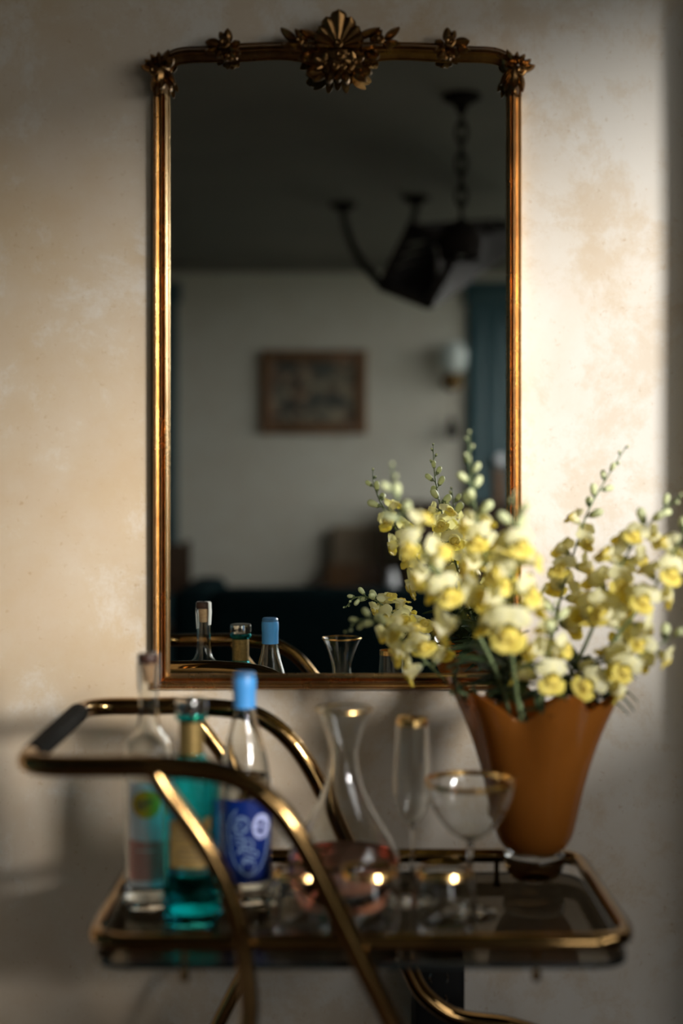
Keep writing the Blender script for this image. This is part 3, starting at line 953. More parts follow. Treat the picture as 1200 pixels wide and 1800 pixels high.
# ---- carafe of rose wine
Y = 1.668
c = base(604, Y)
k = Y / F
hz = lambda py: zof(py, Y, c)
b = empty('wine_carafe', c, 'clear glass carafe with a flared neck holding a little rose wine', 'carafe')
outer = smoothprof([(52 * k, 0.001), (74 * k, 0.004), (92 * k, 0.018), (101 * k, hz(1548)), (101 * k, hz(1520)), (93 * k, hz(1490)), (74 * k, hz(1458)), (54 * k, hz(1425)), (38 * k, hz(1392)), (28 * k, hz(1360)),
                    (24 * k, hz(1332)), (25.5 * k, hz(1312)), (32 * k, hz(1288)), (41 * k, hz(1264)), (50 * k, hz(1246))], 3)
outer[0] = (52 * k, 0.0)
at(hollow(outer, 0.0020, 0.006, 64), c).build('glass_body', 'glass', b)
at(MB().lathe([(49.2 * k, hz(1248)), (50.4 * k, hz(1248)), (50.6 * k, hz(1245)), (50 * k, hz(1244.2)), (48.6 * k, hz(1244.4)), (49.2 * k, hz(1248))], 48), c).build('gold_rim', 'gold_rim', b)
lq = [(0, 0.0064)] + [(r - 0.0023, z) for (r, z) in outer if 0.0075 < z < hz(1502)]
lq.append((lq[-1][0], hz(1502)))
lq.append((0, hz(1502)))
at(MB().lathe(lq, 64), c).build('wine', 'rose', b)

# ---- stemware
def stemglass(name, px, Y, label, cat, bowl, stem_r, foot_r, zstem, ribs=0):
    c = base(px, Y)
    b = empty(name, c, label, cat)
    wall = 0.0013
    zb = bowl[0][1]
    outer = [(foot_r, 0.0), (foot_r, 0.0012), (foot_r * 0.5, 0.0028), (stem_r * 1.6, 0.006), (stem_r, 0.012), (stem_r, zb - 0.012), (stem_r * 1.5, zb - 0.004)]
    bo = smoothprof(bowl, 4)
    inner = [(max(r - wall, 0.0), z) for r, z in reversed(bo)]
    zi = bo[0][1] + 0.0025
    inner = [(r, z) for r, z in inner if z > zi] + [(0, zi)]
    m = MB().lathe([(0, 0)] + outer + bo + inner, 56, mod=(lambda r, z, a: (r * (1 + 0.012 * math.cos(ribs * a)) if (ribs and zb + 0.002 < z < bo[-1][1] - 0.012) else r, z)))
    at(m, c).build('glass_body', 'glass', b)
    rr, rz = bo[-1]
    r2, z2 = [p for p in bo if p[1] < rz - 0.0040][-1]
    at(MB().lathe([(rr - (rr - r2) + 0.0003, z2), (rr + 0.0003, rz), (rr - wall / 2, rz + 0.0006), (rr - wall - 0.0002, rz), (r2 - wall - 0.0002, z2), (r2 + 0.0003, z2)], 56), c).build('gold_rim', 'gold_rim', b)
    return b

Y = 1.70
c = base(724, Y); k = Y / F; hz = lambda py: zof(py, Y, c)
stemglass('champagne_flute', 724, Y, 'tall narrow champagne flute with a gold rim', 'glass',
          [(3 * k, hz(1449)), (14 * k, hz(1441)), (24 * k, hz(1428)), (31 * k, hz(1405)), (33 * k, hz(1380)), (32 * k, hz(1340)), (29.5 * k, hz(1300)), (28 * k, hz(1268)), (27.7 * k, hz(1263))], 0.0024, 0.029, 0)
Y = 1.655
c = base(826, Y); k = Y / F; hz = lambda py: zof(py, Y, c)
stemglass('coupe_glass', 826, Y, 'wide champagne coupe with a gold rim and fluted bowl', 'glass',
          [(4 * k, hz(1478)), (22 * k, hz(1470)), (42 * k, hz(1455)), (60 * k, hz(1432)), (72 * k, hz(1408)), (79 * k, hz(1385)), (80.5 * k, hz(1375)), (80.7 * k, hz(1371))], 0.0030, 0.032, 0, ribs=16)

def tumbler(px, Y, label):
    c = base(px, Y)
    k = Y / F
    b = empty('stemless_tumbler', c, label, 'glass', 'gold-rimmed stemless tumblers')
    hz = lambda py: zof(py, Y, c)
    outer = smoothprof([(38 * k, 0.0008), (46 * k, 0.004), (54 * k, 0.018), (57.5 * k, 0.036), (56 * k, 0.055), (51 * k, 0.072), (47.5 * k, 0.080)], 4)
    outer[0] = (38 * k, 0)
    at(hollow(outer, 0.0028, 0.011, 48), c).build('glass_body', 'glass', b)
    (rb, zb) = outer[-1]
    (ra, za) = [p for p in outer if p[1] < zb - 0.0042][-1]
    at(MB().lathe([(ra + 0.0003, za), (rb + 0.0003, zb), (rb - 0.0010, zb + 0.0006), (rb - 0.0024, zb), (ra - 0.0024, za), (ra + 0.0003, za)], 48), c).build('gold_rim', 'gold_rim', b)
tumbler(527, 1.556, 'gold-rimmed stemless tumbler nearest the bottles')
tumbler(648, 1.556, 'gold-rimmed stemless tumbler in front of the carafe, middle of three')
tumbler(781, 1.556, 'gold-rimmed stemless tumbler in front of the flute and coupe')

# ------------------------------------------------------------------ the amber vase
YV = 1.79
kv = YV / F
vc = base(938, YV)
hz = lambda py: zof(py, YV, vc)
vase = empty('flower_vase', vc, 'amber orange ruffled glass vase on a clear ball foot', 'vase')
at(MB().lathe([(0, 0.0)] + [(x, z) for x, z in smoothprof([(22 * kv, 0.0), (42 * kv, 0.007), (54 * kv, 0.024), (53 * kv, 0.036), (44 * kv, hz(1496) - 0.001)], 5)] + [(0, hz(1496) - 0.001)], 40), vc).build('ball_foot', 'glass', vase)
vprof = smoothprof([(30 * kv, hz(1497)), (50 * kv, hz(1491)), (66 * kv, hz(1468)), (76 * kv, hz(1430)), (86 * kv, hz(1385)), (98 * kv, hz(1340)), (113 * kv, hz(1295)), (131 * kv, hz(1252)), (141 * kv, hz(1232))], 5)
ztop, zbot = vprof[-1][1], vprof[0][1]
PH = yaw_to_cam(vc) - 0.16
def ruffle(r, z, a):
    s = max(0.0, (z - zbot) / (ztop - zbot))
    w_ = max(0.0, (s - 0.30) / 0.70) ** 1.8
    f = -math.cos(6 * (a - PH))                      # fold faces the camera
    f2 = 0.25 * math.sin(2 * (a - PH) + 0.6)
    return (r * (1 + w_ * (0.15 * f + 0.05 * f2)), z + w_ * (0.0150 * f + 0.008 * f2 + 0.012 * abs(math.sin(a - PH))))
m = MB().lathe([(0, zbot)] + vprof + [(r - 0.0028, z) for r, z in reversed(vprof) if z > zbot + 0.012] + [(0, zbot + 0.010)], 96, mod=ruffle)
at(m, vc).build('ruffled_body', 'vase', vase)

# ------------------------------------------------------------------ snapdragons
def petal_grid(mb, b, d, nrm, L, W, curl, cup, nu=4, nv=4, tipw=0.55):
    b, d, nrm = Vector(b), Vector(d).normalized(), Vector(nrm)
    s = d.cross(nrm).normalized()
    nn = s.cross(d).normalized()
    vs = []
    for i in range(nu + 1):
        t = i / nu
        w_ = (0.55 + 0.65 * math.sin(PI * min(t * 0.75 + 0.1, 1))) * (1 if t < 0.8 else 1 - (t - 0.8) / 0.2 * (1 - tipw))
        for j in range(nv + 1):
            v = -1 + 2 * j / nv
            rim = 0.10 * math.sin(5 * v + 3 * t) * t
            vs.append(b + d * (L * (t - 0.12 * v * v * t)) + s * (W / 2 * v * w_) + nn * (curl * t * t + cup * v * v + rim * 0.02 * L / 1.0))
    fs = []
    n = nv + 1
    for i in range(nu):
        for j in range(nv):
            fs.append((i * n + j, i * n + j + 1, (i + 1) * n + j + 1, (i + 1) * n + j))
    mb.add(vs, fs)

mm = 0.001
def blossom_meshes(seed, open_=1.0):
    rnd = random.Random(seed)
    m = MB()
    rr = [(0.0026, 0.0), (0.0046, 0.004), (0.0060, 0.009), (0.0072, 0.014), (0.0076, 0.0165)]
    rings = [[(r * 0.92 * math.cos(2 * PI * j / 9), r * math.sin(2 * PI * j / 9) - 0.03 * z, z) for j in range(9)] for r, z in rr]
    m.rings(rings, cap=False)
    o_ = open_
    for s in (-1, 1):          # two upright upper lobes
        petal_grid(m, (s * 2.6 * mm, 4.0 * mm, 13 * mm), (s * 0.55, 1.0, 0.35 - 0.35 * o_ + rnd.uniform(-.1, .1)), (0, -0.2, 1), 13 * mm * (0.75 + 0.25 * o_), 15 * mm, -3.5 * mm * o_, -1.6 * mm)
    p = MB()
    for (sx, sy) in ((-0.9, -0.55), (0, -1), (0.9, -0.55)):   # three lower lobes
        petal_grid(p, (sx * 3 * mm, -4.5 * mm, 15 * mm), (sx, sy, 0.45), (0, 0.3, 1), 9 * mm * (0.7 + 0.3 * o_), 12 * mm, -3.0 * mm * o_, -1.0 * mm)
    p.ball((0, -1.0 * mm, 15.0 * mm), 5.0 * mm, 1.15, 0.85, 0.8, 10, 6)
    p.ball((-2.5 * mm, -3.4 * mm, 16.2 * mm), 3.0 * mm, 1, 1, 0.9, 8, 5).ball((2.5 * mm, -3.4 * mm, 16.2 * mm), 3.0 * mm, 1, 1, 0.9, 8, 5)
    return m.mesh('blossom', 'petal'), p.mesh('lower_lip', 'palate')
BLOS = [blossom_meshes(1, 1.0), blossom_meshes(2, 0.8), blossom_meshes(3, 1.1)]
cx_ = MB()
for q in range(5):
    a = 2 * PI * q / 5
    petal_grid(cx_, (1.2 * mm * math.cos(a), 1.2 * mm * math.sin(a), -1.0 * mm), (0.55 * math.cos(a), 0.55 * math.sin(a), 1), (math.cos(a), math.sin(a), -0.3), 6 * mm, 4 * mm, 0.6 * mm, -0.4 * mm, 3, 2, 0.3)
cx_.tube([(0, 0, -7 * mm), (0, 0, 0)], 0.9 * mm, 6)
CAL = cx_.mesh('calyx', 'stem')
bd = MB().lathe([(0, 0)] + [(r * mm, z * mm) for r, z in ((2.0, 0.6), (3.0, 3), (3.6, 6), (3.9, 9), (3.4, 11.5), (1.9, 13.4))] + [(0, 14 * mm)], 9)
BUD = bd.mesh('bud', 'bud')
gb = MB().lathe([(0, 0)] + [(r * mm, z * mm) for r, z in ((1.6, 0.5), (2.4, 2.2), (2.5, 4.2), (1.6, 6.2))] + [(0, 7 * mm)], 8)
GBUD = gb.mesh('green_bud', M['stem'] if False else 'bud')

def leafblade(L, W, bend):
    m = MB()
    rows = []
    nu = 7
    for i in range(nu + 1):
        t = i / nu
        w_ = W / 2 * (math.sin(PI * t ** 0.8) ** 0.8 if 0 < t < 1 else 0.03)
        rows.append([(w_ * v, -bend * t * t + 0.15 * W * v * v, L * t) for v in (-1, -0.5, 0, 0.5, 1)])
    th = 0.0004
    rings = [r + [(x, y - th, z) for (x, y, z) in reversed(r)] for r in rows]
    m.rings(rings, cap=True)
    return m
LEAVES = [leafblade(0.046, 0.010, 0.010).mesh('leaf', 'leaf'), leafblade(0.060, 0.015, 0.018).mesh('leaf', 'leaf'), leafblade(0.034, 0.012, 0.004).mesh('leaf', 'leaf')]

def link(name, me, parent, mat):
    o = bpy.data.objects.new(name, me)
    COL.objects.link(o)
    o.parent = parent
    pm = PMATS[parent.name]
    o.matrix_basis = pm.inverted() @ mat
    PMATS[o.name] = mat
    return o
PMATS = {}

def frame_mat(pos, out, up, scale):
    z = out.normalized()
    x = up.cross(z)
    if x.length < 1e-4:
        x = Vector((1, 0, 0)).cross(z)
    x.normalize()
    y = z.cross(x)
    m = Matrix((x, y, z)).transposed().to_4x4()
    return Matrix.Translation(pos) @ m @ Matrix.Scale(scale, 4)

def stalk(name, pts, label, cat, group, r0=2.6, t0=0.45, nfl=16, nbud=9, scale=1.1, leaves=4, seed=0, face=None, fb=0.35, spread=1.0):
    """a flowering stalk; pts = [(px, py, Y)] from the vase to the tip"""
    rnd = random.Random(seed)
    path = catmull([P(*p) for p in pts], 9)
    root = empty(name, path[0], label, cat, group)
    PMATS[root.name] = Matrix.Translation(path[0])
    n = len(path)
    rad = [r0 * mm * (1 - 0.72 * i / (n - 1)) for i in range(n)]
    st_ = MB().tube(path, rad, 8)
    st_.build('stem', 'stem', root)
    # arc length
    ln = [0.0]
    for a, b in zip(path, path[1:]):
        ln.append(ln[-1] + (b - a).length)
    tot = ln[-1]
    def sample(t):
        d = t * tot
        for i in range(n - 1):
            if ln[i + 1] >= d:
                f = (d - ln[i]) / max(ln[i + 1] - ln[i], 1e-9)
                return path[i].lerp(path[i + 1], f), (path[i + 1] - path[i]).normalized()
        return path[-1], (path[-1] - path[-2]).normalized()
    tot_n = nfl + nbud
    az = rnd.uniform(0, 6)
    for q in range(tot_n):
        f = q / (tot_n - 1)
        t = t0 + (1 - t0) * (f ** 0.92)
        pos, tg = sample(min(t, 0.998))
        u = tg.cross(Vector((0, 1, 0)))
        if u.length < 0.1:
            u = tg.cross(Vector((1, 0, 0)))
        u.normalize()
        w_ = tg.cross(u)
        az += 2.4 + rnd.uniform(-0.35, 0.35)
        out = u * math.cos(az) + w_ * math.sin(az)
        if face is not None:
            out = (out + Vector(face) * 0.7).normalized()
        if q < nfl:
            s = scale * (1.12 - 0.42 * (q / max(nfl - 1, 1))) * rnd.uniform(0.9, 1.08)
            lift = 0.30 + 0.4 * f
            d = (out + tg * lift + Vector((0, 0, -0.12))).normalized()
            mt = frame_mat(pos + out * (5.5 * mm * s * spread), d, tg + Vector((0, 0, 0.3)), s)
            me, pl_ = BLOS[rnd.randrange(3)]
            bo = link('blossom', me, root, mt)
            link('lower_lip', pl_, bo, mt)
            link('calyx', CAL, bo, mt)
        else:
            g_ = (q - nfl) / max(nbud, 1)
            s = scale * (1.05 - 0.70 * g_)
            d = (out * (1.0 - 0.55 * g_) + tg * (0.7 + 0.5 * g_)).normalized()
            mt = frame_mat(pos + out * (3.5 * mm * s), d, tg, s)
            bo = link('bud', BUD if g_ < 0.6 else GBUD, root, mt)
            link('calyx', CAL, bo, mt @ Matrix.Scale(0.8, 4))
    for q in range(leaves):
        t = 0.12 + (t0 - 0.10) * (q + 0.5) / leaves
        pos, tg = sample(t)
        while pos.z < ZRIM and t < 0.9:
            t += 0.04
            pos, tg = sample(t)
        a = rnd.uniform(0, 6.28)
        u = tg.cross(Vector((0.3, 1, 0.2))).normalized()
        w_ = tg.cross(u)
        out = u * math.cos(a) + w_ * math.sin(a)
        link('leaf', LEAVES[rnd.randrange(3)], root, frame_mat(pos, out + tg * 0.6, tg, rnd.uniform(0.7, 1.1)))
    return root

ZRIM = P(938, 1238, YV).z
G = 'snapdragon stalks in the amber vase'
vb = (938, 1440, 1.79)
stalk('snapdragon', [(925, 1420, 1.80), (880, 1265, 1.815), (845, 1235, 1.82), (800, 1212, 1.825), (755, 1170, 1.835), (705, 1122, 1.845), (660, 1092, 1.855), (628, 1092, 1.86), (610, 1112, 1.86)],
      'yellow snapdragon stalk drooping left over the vase rim', 'flower', G, t0=0.62, nfl=10, nbud=9, scale=1.30, leaves=2, seed=3, r0=2.4, face=(0, 0, 0.25))
stalk('snapdragon', [(930, 1430, 1.77), (890, 1235, 1.75), (850, 1135, 1.72), (800, 1055, 1.69), (752, 985, 1.66), (712, 915, 1.635), (692, 860, 1.615), (689, 820, 1.605)],
      'blurred yellow snapdragon stalk leaning left towards the viewer', 'flower', G, t0=0.56, nfl=10, nbud=6, scale=1.55, leaves=4, seed=5, r0=2.8)
stalk('snapdragon', [(938, 1440, 1.79), (915, 1235, 1.78), (884, 1105, 1.77), (858, 1000, 1.75), (838, 910, 1.735), (826, 830, 1.725), (824, 760, 1.72)],
      'upright yellow snapdragon stalk, the tallest in front of the mirror', 'flower', G, t0=0.58, nfl=10, nbud=11, scale=1.5, leaves=4, seed=8, r0=2.8)
stalk('snapdragon', [(940, 1430, 1.76), (910, 1235, 1.71), (897, 1120, 1.66), (900, 1020, 1.635), (906, 940, 1.615), (905, 868, 1.60)],
      'blurred yellow snapdragon stalk standing over the right frame of the mirror', 'flower', G, t0=0.60, nfl=10, nbud=5, scale=1.6, leaves=5, seed=12, r0=3.0)
stalk('snapdragon', [(945, 1440, 1.80), (955, 1225, 1.83), (968, 1130, 1.845), (988, 1040, 1.855), (1012, 960, 1.865), (1035, 895, 1.87), (1066, 840, 1.875), (1100, 785, 1.88)],
      'yellow snapdragon stalk rising right against bare plaster with a green tip', 'flower', G, t0=0.50, nfl=10, nbud=9, scale=1.4, leaves=4, seed=21, r0=2.4)
stalk('snapdragon', [(950, 1440, 1.79), (990, 1225, 1.79), (1030, 1130, 1.79), (1068, 1045, 1.785), (1105, 970, 1.78), (1150, 910, 1.775), (1196, 872, 1.77)],
      'thick yellow snapdragon stalk leaning far right with dark stem', 'flower', G, t0=0.58, nfl=11, nbud=6, scale=1.5, leaves=5, seed=25, r0=3.2)
stalk('snapdragon', [(952, 1440, 1.79), (1010, 1225, 1.77), (1075, 1130, 1.75), (1130, 1060, 1.735), (1170, 1000, 1.725), (1205, 925, 1.72), (1235, 860, 1.71)],
      'yellow snapdragon stalk farthest right, cut by the picture edge', 'flower', G, t0=0.50, nfl=11, nbud=6, scale=1.5, leaves=4, seed=31, r0=2.6)
stalk('snapdragon', [(950, 1440, 1.78), (1000, 1240, 1.755), (1050, 1198, 1.735), (1110, 1160, 1.715), (1165, 1130, 1.70), (1220, 1090, 1.69)],
      'low yellow snapdragon stalk spreading right over the vase rim', 'flower', G, t0=0.52, nfl=8, nbud=4, scale=1.45, leaves=3, seed=36, r0=2.4, face=(0, 0, -0.2))
stalk('snapdragon', [(940, 1440, 1.77), (950, 1235, 1.72), (962, 1160, 1.70), (972, 1110, 1.69), (975, 1060, 1.685)],
      'short yellow snapdragon stalk in the middle just above the rim', 'flower', G, t0=0.66, nfl=6, nbud=4, scale=1.5, leaves=4, seed=42, r0=2.6)

GL = 'leafy green stems in the amber vase'
def greens(pts, label, seed, nl=16, sc=0.8):
    rnd = random.Random(seed)
    path = catmull([P(*p) for p in pts], 7)
    root = empty('leafy_stem', path[0], label, 'stem', GL)
    PMATS[root.name] = Matrix.Translation(path[0])
    MB().tube(path, [2.0 * mm * (1 - 0.6 * i / (len(path) - 1)) for i in range(len(path))], 7).build('stem', 'stem', root)
    for q in range(nl):
        i0 = min([i for i, p in enumerate(path) if p.z > ZRIM] or [len(path) - 4])
        i = int(i0 + (len(path) - 1 - i0) * q / nl)
        i = min(i, len(path) - 2)
        tg = (path[i + 1] - path[i]).normalized()
        a = q * 2.4 + rnd.uniform(-.4, .4)
        u = tg.cross(Vector((0.3, 1, 0.2))).normalized()
        w_ = tg.cross(u)
        link('leaf', LEAVES[rnd.randrange(3)], root, frame_mat(path[i], u * math.cos(a) + w_ * math.sin(a) + tg * rnd.uniform(0.3, 1.0), tg, sc * rnd.uniform(0.7, 1.1)))
greens([(930, 1420, 1.79), (895, 1260, 1.80), (870, 1190, 1.80), (855, 1130, 1.79)], 'dark leafy stem at the left of the vase mouth, rising before the mirror', 51, 36, 1.0)
greens([(935, 1420, 1.78), (915, 1250, 1.76), (905, 1190, 1.75), (915, 1140, 1.74)], 'dark leafy stem at the middle of the vase mouth over the frame corner', 52, 36, 1.0)
greens([(940, 1420, 1.80), (925, 1260, 1.85), (890, 1200, 1.88), (870, 1120, 1.90)], 'dark leafy stem at the back of the vase near the glass', 53, 32, 0.9)
greens([(945, 1420, 1.79), (985, 1250, 1.79), (1010, 1205, 1.79), (1025, 1165, 1.78)], 'dark leafy stem at the right of the vase mouth', 54, 30, 0.95)
greens([(950, 1420, 1.79), (1020, 1255, 1.79), (1058, 1225, 1.78), (1085, 1195, 1.775)], 'dark leafy stem hanging at the far right rim of the vase', 55, 20, 0.75)
greens([(925, 1420, 1.78), (860, 1250, 1.765), (825, 1222, 1.76), (790, 1216, 1.755)], 'small leafy stem hanging over the left rim of the vase', 56, 12, 0.55)

# ------------------------------------------------------------------ the room behind the camera, met in the mirror
# painting on the far wall
pa, pb = V(458, 615, VF - 0.03), V(645, 763, VF - 0.03)
pc = V(551, 763, VF - 0.03)
pt = empty('framed_painting', (pc.x, YF, pc.z), 'dark wood framed painting of dark and pale blotches on the far wall', 'painting')
x0, x1, z1, z0 = pa.x, pb.x, pa.z, pb.z
fw = 0.065
for (a, b_, c_, d_) in ((x0, x0 + fw, z0, z1), (x1 - fw, x1, z0, z1), (x0 + fw, x1 - fw, z0, z0 + fw), (x0 + fw, x1 - fw, z1 - fw, z1)):
    MB().box(a, b_, YF + 0.002, YF + 0.035, c_, d_, 0.008).build('frame_bar', 'mid_wood', pt)
MB().box(x0 + fw, x1 - fw, YF + 0.002, YF + 0.016, z0 + fw, z1 - fw).build('canvas', 'painting', pt, smooth=False)

# wall sconce by the door
sc_ = V(797, 668, VF - 0.12)
sn = empty('wall_sconce', (sc_.x, YF, sc_.z), 'brass wall sconce with a white opal glass shade beside the teal door', 'wall lamp')
wp = MB().lathe([(0, 0.0), (0.055, 0.0), (0.055, 0.008), (0.03, 0.02), (0, 0.022)], 24)
wp.v = [(sc_.x + x, YF + z, sc_.z + y) for (x, y, z) in wp.v]
wp.build('wall_plate', 'brass', sn)
MB().tube(catmull([(sc_.x, YF + 0.02, sc_.z), (sc_.x, YF + 0.07, sc_.z - 0.035), (sc_.x, YF + 0.115, sc_.z - 0.03), (sc_.x, YF + 0.12, sc_.z)], 5), 0.008, 10).build('arm', 'brass', sn)
MB().lathe([(0, -0.02), (0.02, -0.02), (0.045, -0.005), (0.05, 0.035), (0.046, 0.04), (0, 0.04)], 24, (sc_.x, YF + 0.12, sc_.z)).build('fitter', 'brass', sn)
MB().lathe([(0.03, 0.035), (0.06, 0.06), (0.075, 0.11), (0.072, 0.16), (0.055, 0.20), (0.03, 0.215), (0, 0.218)], 28, (sc_.x, YF + 0.12, sc_.z)).build('opal_shade', 'opal', sn)
tp = V(794, 760, VF - 0.12)
MB().tube([(sc_.x, YF + 0.12, sc_.z - 0.02), (tp.x, YF + 0.10, tp.z + 0.08)], 0.003, 6).build('pull_cord', 'mid_wood', sn)
MB().lathe([(0, 0.09), (0.012, 0.085), (0.022, 0.06), (0.034, 0.0), (0.03, -0.035), (0, -0.035)], 14, (tp.x, YF + 0.10, tp.z)).build('tassel', 'iron', sn)

# teal sofa seen from behind
ys = 2 * MIR - 6.0
zt = V(450, 1036, 6.0).z
sx0, sx1 = V(300, 1036, 6.0).x, 1.25
so = empty('sofa', ((sx0 + sx1) / 2, ys - 0.45, 0), 'long dark teal upholstered sofa standing across the room in the mirror', 'sofa')
MB().box(sx0 + 0.02, sx1 - 0.02, ys - 0.90, ys - 0.02, 0.12, 0.40, 0.03).build('seat_base', 'teal_cloth', so)
MB().box(sx0 + 0.16, sx1 - 0.16, ys - 0.20, ys, 0.14, zt, 0.05).build('backrest', 'teal_cloth', so)
for (a, b_) in ((sx0, sx0 + 0.17), (sx1 - 0.17, sx1)):
    MB().box(a, b_, ys - 0.92, ys, 0.12, zt - 0.005, 0.05).build('armrest', 'teal_cloth', so)
w3 = (sx1 - sx0 - 0.34) / 2
for i in range(2):
    MB().box(sx0 + 0.17 + i * w3 + 0.003, sx0 + 0.17 + (i + 1) * w3 - 0.003, ys - 0.90, ys - 0.20, 0.40, 0.52, 0.04).build('seat_cushion', 'teal_cloth', so)
for (a, b_) in ((sx0 + 0.06, ys - 0.06), (sx1 - 0.06, ys - 0.06), (sx0 + 0.06, ys - 0.84), (sx1 - 0.06, ys - 0.84)):
    MB().lathe([(0, 0), (0.016, 0), (0.024, 0.125), (0, 0.125)], 14, (a, b_, 0)).build('foot', 'dark_wood', so)

# armchair with a tan back beyond the sofa
D = 7.35
ca, cb = V(572, 932, D), V(684, 1000, D)
cyc = ca.y
ac = empty('armchair', ((ca.x + cb.x) / 2, cyc - 0.3, 0), 'wooden armchair with a tan upholstered back beyond the sofa', 'chair')
MB().box(ca.x + 0.02, cb.x - 0.02, cyc - 0.70, cyc - 0.62, 0.50, ca.z, 0.03).build('backrest', 'tan_cloth', ac)
MB().box(ca.x - 0.02, cb.x + 0.02, cyc - 0.66, cyc - 0.12, 0.36, 0.46, 0.03).build('seat', 'tan_cloth', ac)
MB().box(ca.x, cb.x, cyc - 0.705, cyc - 0.615, 0.50, V(600, 1003, D).z, 0.01).build('lower_rail', 'mid_wood', ac)
for xx in (ca.x - 0.03, cb.x + 0.03):
    MB().bar((xx, cyc - 0.72, 0.66), (xx, cyc - 0.10, 0.68), 0.05, 0.03).build('armrest', 'dark_wood', ac)
    for yy in (cyc - 0.68, cyc - 0.13):
        MB().bar((xx, yy, 0), (xx, yy, 0.68), 0.04).build('leg', 'dark_wood', ac)

# dark cabinet to the right of it, partly before the door
D = 7.65
ka = V(712, 884, D)
cabx1 = 1.20
cy1 = ka.y
cb_ = empty('cabinet', ((ka.x + cabx1) / 2, cy1 - 0.17, 0), 'dark wooden cabinet beside the armchair, half hidden behind the flowers', 'cabinet')
MB().box(ka.x, cabx1, cy1 - 0.36, cy1 - 0.022, 0.06, ka.z - 0.03, 0.004).build('body', 'dark_wood', cb_)
MB().box(ka.x - 0.015, cabx1 + 0.015, cy1 - 0.37, cy1 + 0.005, ka.z - 0.03, ka.z, 0.006).build('top_board', 'dark_wood', cb_)
MB().box(ka.x + 0.02, cabx1 - 0.02, cy1 - 0.34, cy1 - 0.04, 0, 0.06).build('plinth', 'dark_wood', cb_)
mid = (ka.x + cabx1) / 2
for (a, b_, hx) in ((ka.x + 0.01, mid - 0.003, mid - 0.03), (mid + 0.003, cabx1 - 0.01, mid + 0.03)):
    dd = MB().box(a, b_, cy1 - 0.022, cy1, 0.08, ka.z - 0.045, 0.004).build('door', 'dark_wood', cb_)
    MB().ball((hx, cy1 + 0.012, 0.62), 0.013).build('knob', 'brass', dd)

# slender pale vase on a dark stool between armchair and cabinet
D = 7.12
q0 = V(688, 1040, D)
stl = empty('stool', (q0.x, q0.y, 0), 'round black stool carrying a pale vase behind the sofa', 'stool')
zs = q0.z - 0.004
MB().lathe([(0, zs - 0.03), (0.13, zs - 0.03), (0.14, zs - 0.015), (0.13, zs), (0, zs)], 24, (q0.x, q0.y, 0)).build('seat', 'black', stl)
for q in range(4):
    a = PI / 4 + q * PI / 2
    MB().tube([(q0.x + 0.08 * math.cos(a), q0.y + 0.08 * math.sin(a), zs - 0.02), (q0.x + 0.14 * math.cos(a), q0.y + 0.14 * math.sin(a), 0)], 0.012, 8).build('leg', 'black', stl)
tag(MB().lathe([(0, 0), (0.020, 0), (0.026, 0.02), (0.026, 0.07), (0.014, 0.10), (0.017, 0.115), (0.012, 0.115), (0, 0.10)], 20, (q0.x, q0.y, zs)).build('small_vase', 'porcelain'),
    'small pale porcelain vase standing on the black stool', 'vase')

# dark chair at the left edge
D = 7.2
l0 = V(312, 955, D)
dc = empty('side_chair', (l0.x - 0.14, l0.y - 0.2, 0), 'dark wooden side chair by the left door in the mirror', 'chair')
MB().box(l0.x - 0.34, l0.x + 0.03, l0.y - 0.40, l0.y, 0.43, 0.47, 0.012).build('seat', 'dark_wood', dc)
for xx in (l0.x - 0.32, l0.x + 0.01):
    MB().bar((xx, l0.y - 0.38, 0), (xx, l0.y - 0.38, l0.z), 0.036).build('leg', 'dark_wood', dc)
    MB().bar((xx, l0.y - 0.02, 0), (xx, l0.y - 0.02, 0.44), 0.036).build('leg', 'dark_wood', dc)
MB().box(l0.x - 0.32, l0.x + 0.01, l0.y - 0.395, l0.y - 0.365, 0.62, l0.z - 0.02, 0.008).build('backrest', 'dark_wood', dc)

# ---- hanging fixtures
def canopy(m_px, m_py):
    dist = (CEIL - H) * F / (840 - m_py)
    p = V(m_px, m_py, dist)
    return Vector((p.x, p.y, CEIL)), dist
def canopy_mesh(c):
    return MB().lathe([(0, 0.0), (0.060, 0.0), (0.062, -0.010), (0.045, -0.020), (0.022, -0.032), (0.014, -0.055), (0, -0.055)], 24, tuple(c))
c1, dist1 = canopy(811, 172)
pend = empty('pendant_lamp', c1, 'black pendant lamp hanging from the ceiling on a long iron chain', 'ceiling lamp')
canopy_mesh(c1).build('canopy', 'iron', pend)
zb = V(811, 388, dist1).z
zz = c1.z - 0.05
i = 0
while zz > zb + 0.01:
    ring = []
    for q in range(12):
        a = 2 * PI * q / 12
        lx, lz = 0.017 * math.cos(a), 0.034 * math.sin(a)
        ring.append((c1.x + (lx if i % 2 else 0), c1.y + (0 if i % 2 else lx), zz - 0.016 + lz))
    MB().tube(ring, 0.0058, 6, closed=True).build('chain_link', 'iron', pend)
    zz -= 0.050
    i += 1
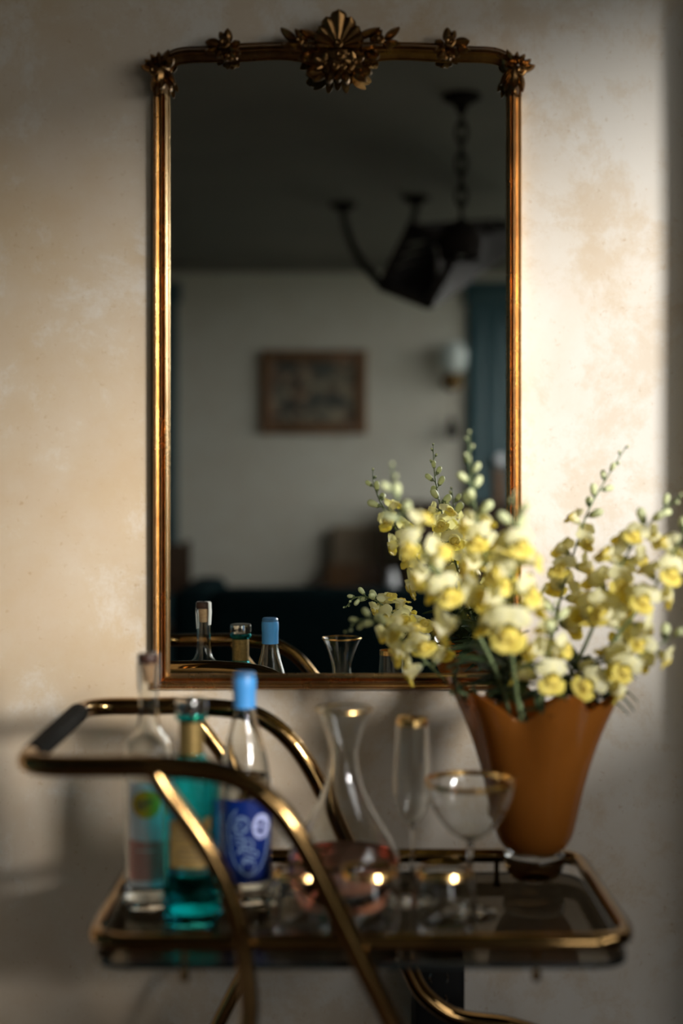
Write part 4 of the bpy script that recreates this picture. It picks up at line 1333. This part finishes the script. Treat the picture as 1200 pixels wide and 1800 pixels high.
# bowl-shaped dark shade
rb = V(852, 420, dist1).x - c1.x
zb2 = V(811, 458, dist1).z
hgt = zb - zb2
bp_ = [(0.012, 0.0), (0.03, -0.012), (rb * 0.62, -0.018), (rb * 0.92, -0.05), (rb, -hgt * 0.55), (rb * 0.94, -hgt * 0.85), (rb * 0.9, -hgt)]
MB().lathe([(0, 0)] + smoothprof(bp_, 3) + [(r - 0.003, z) for r, z in reversed(smoothprof(bp_, 3)) if r > 0.03] + [(0, -0.02)], 32, (c1.x, c1.y, zb + 0.005)).build('shade', 'iron', pend)
MB().ball((c1.x, c1.y, zb2 + 0.04), 0.03).build('bulb', 'opal', pend)

# long iron cage lantern slung on cables
c2, dist2 = canopy(603, 360)
c3, dist3 = canopy(731, 348)
lan = empty('cage_lantern', c3, 'long dark iron cage lantern slung from ceiling cables', 'ceiling lamp')
canopy_mesh(c2).build('canopy', 'iron', lan)
canopy_mesh(c3).build('canopy', 'iron', lan)
DF, DN = 5.0, 6.1
far = [V(722, 402, DF), V(672, 502, DF), V(752, 534, DF), V(806, 436, DF)]
near = [V(878, 392, DN), V(862, 428, DN), V(893, 436, DN), V(908, 402, DN)]
def along(i, t):
    return far[i].lerp(near[i], t)
for i in range(4):
    MB().bar(far[i], far[(i + 1) % 4], 0.036).build('end_bar', 'iron', lan)
    MB().bar(near[i], near[(i + 1) % 4], 0.026).build('end_bar', 'iron', lan)
    MB().bar(far[i], near[i], 0.036).build('long_bar', 'iron', lan)
for i in range(4):
    for t in (0.2, 0.4, 0.6, 0.8):
        MB().bar(far[i].lerp(far[(i + 1) % 4], t), near[i].lerp(near[(i + 1) % 4], t), 0.022).build('cage_wire', 'iron', lan)
    for t in (0.25, 0.5, 0.75):
        MB().bar(along(i, t), along((i + 1) % 4, t), 0.022).build('cage_hoop', 'iron', lan)
cf = (far[0] + far[1] + far[2] + far[3]) / 4
sh = (near[0] + near[1] + near[2] + near[3]) / 4 - cf
for t in (0.2, 0.42, 0.64, 0.86):
    q = cf + sh * t
    MB().lathe([(0, -0.07), (0.010, -0.07), (0.010, 0.03), (0, 0.03)], 12, tuple(q)).build('candle_tube', 'porcelain', lan)
    MB().ball(tuple(q + Vector((0, 0, 0.048))), 0.018, 1, 1, 1.5).build('bulb', 'opal', lan)
MB().tube(catmull([c2 + Vector((0, 0, -0.05)), V(613, 415, 5.9), V(632, 455, 5.5), V(655, 484, 5.2), far[1]], 6), 0.016, 8).build('cable', 'iron', lan)
MB().tube([c3 + Vector((0, 0, -0.05)), V(728, 380, 5.6), far[0]], 0.014, 8).build('cable', 'iron', lan)
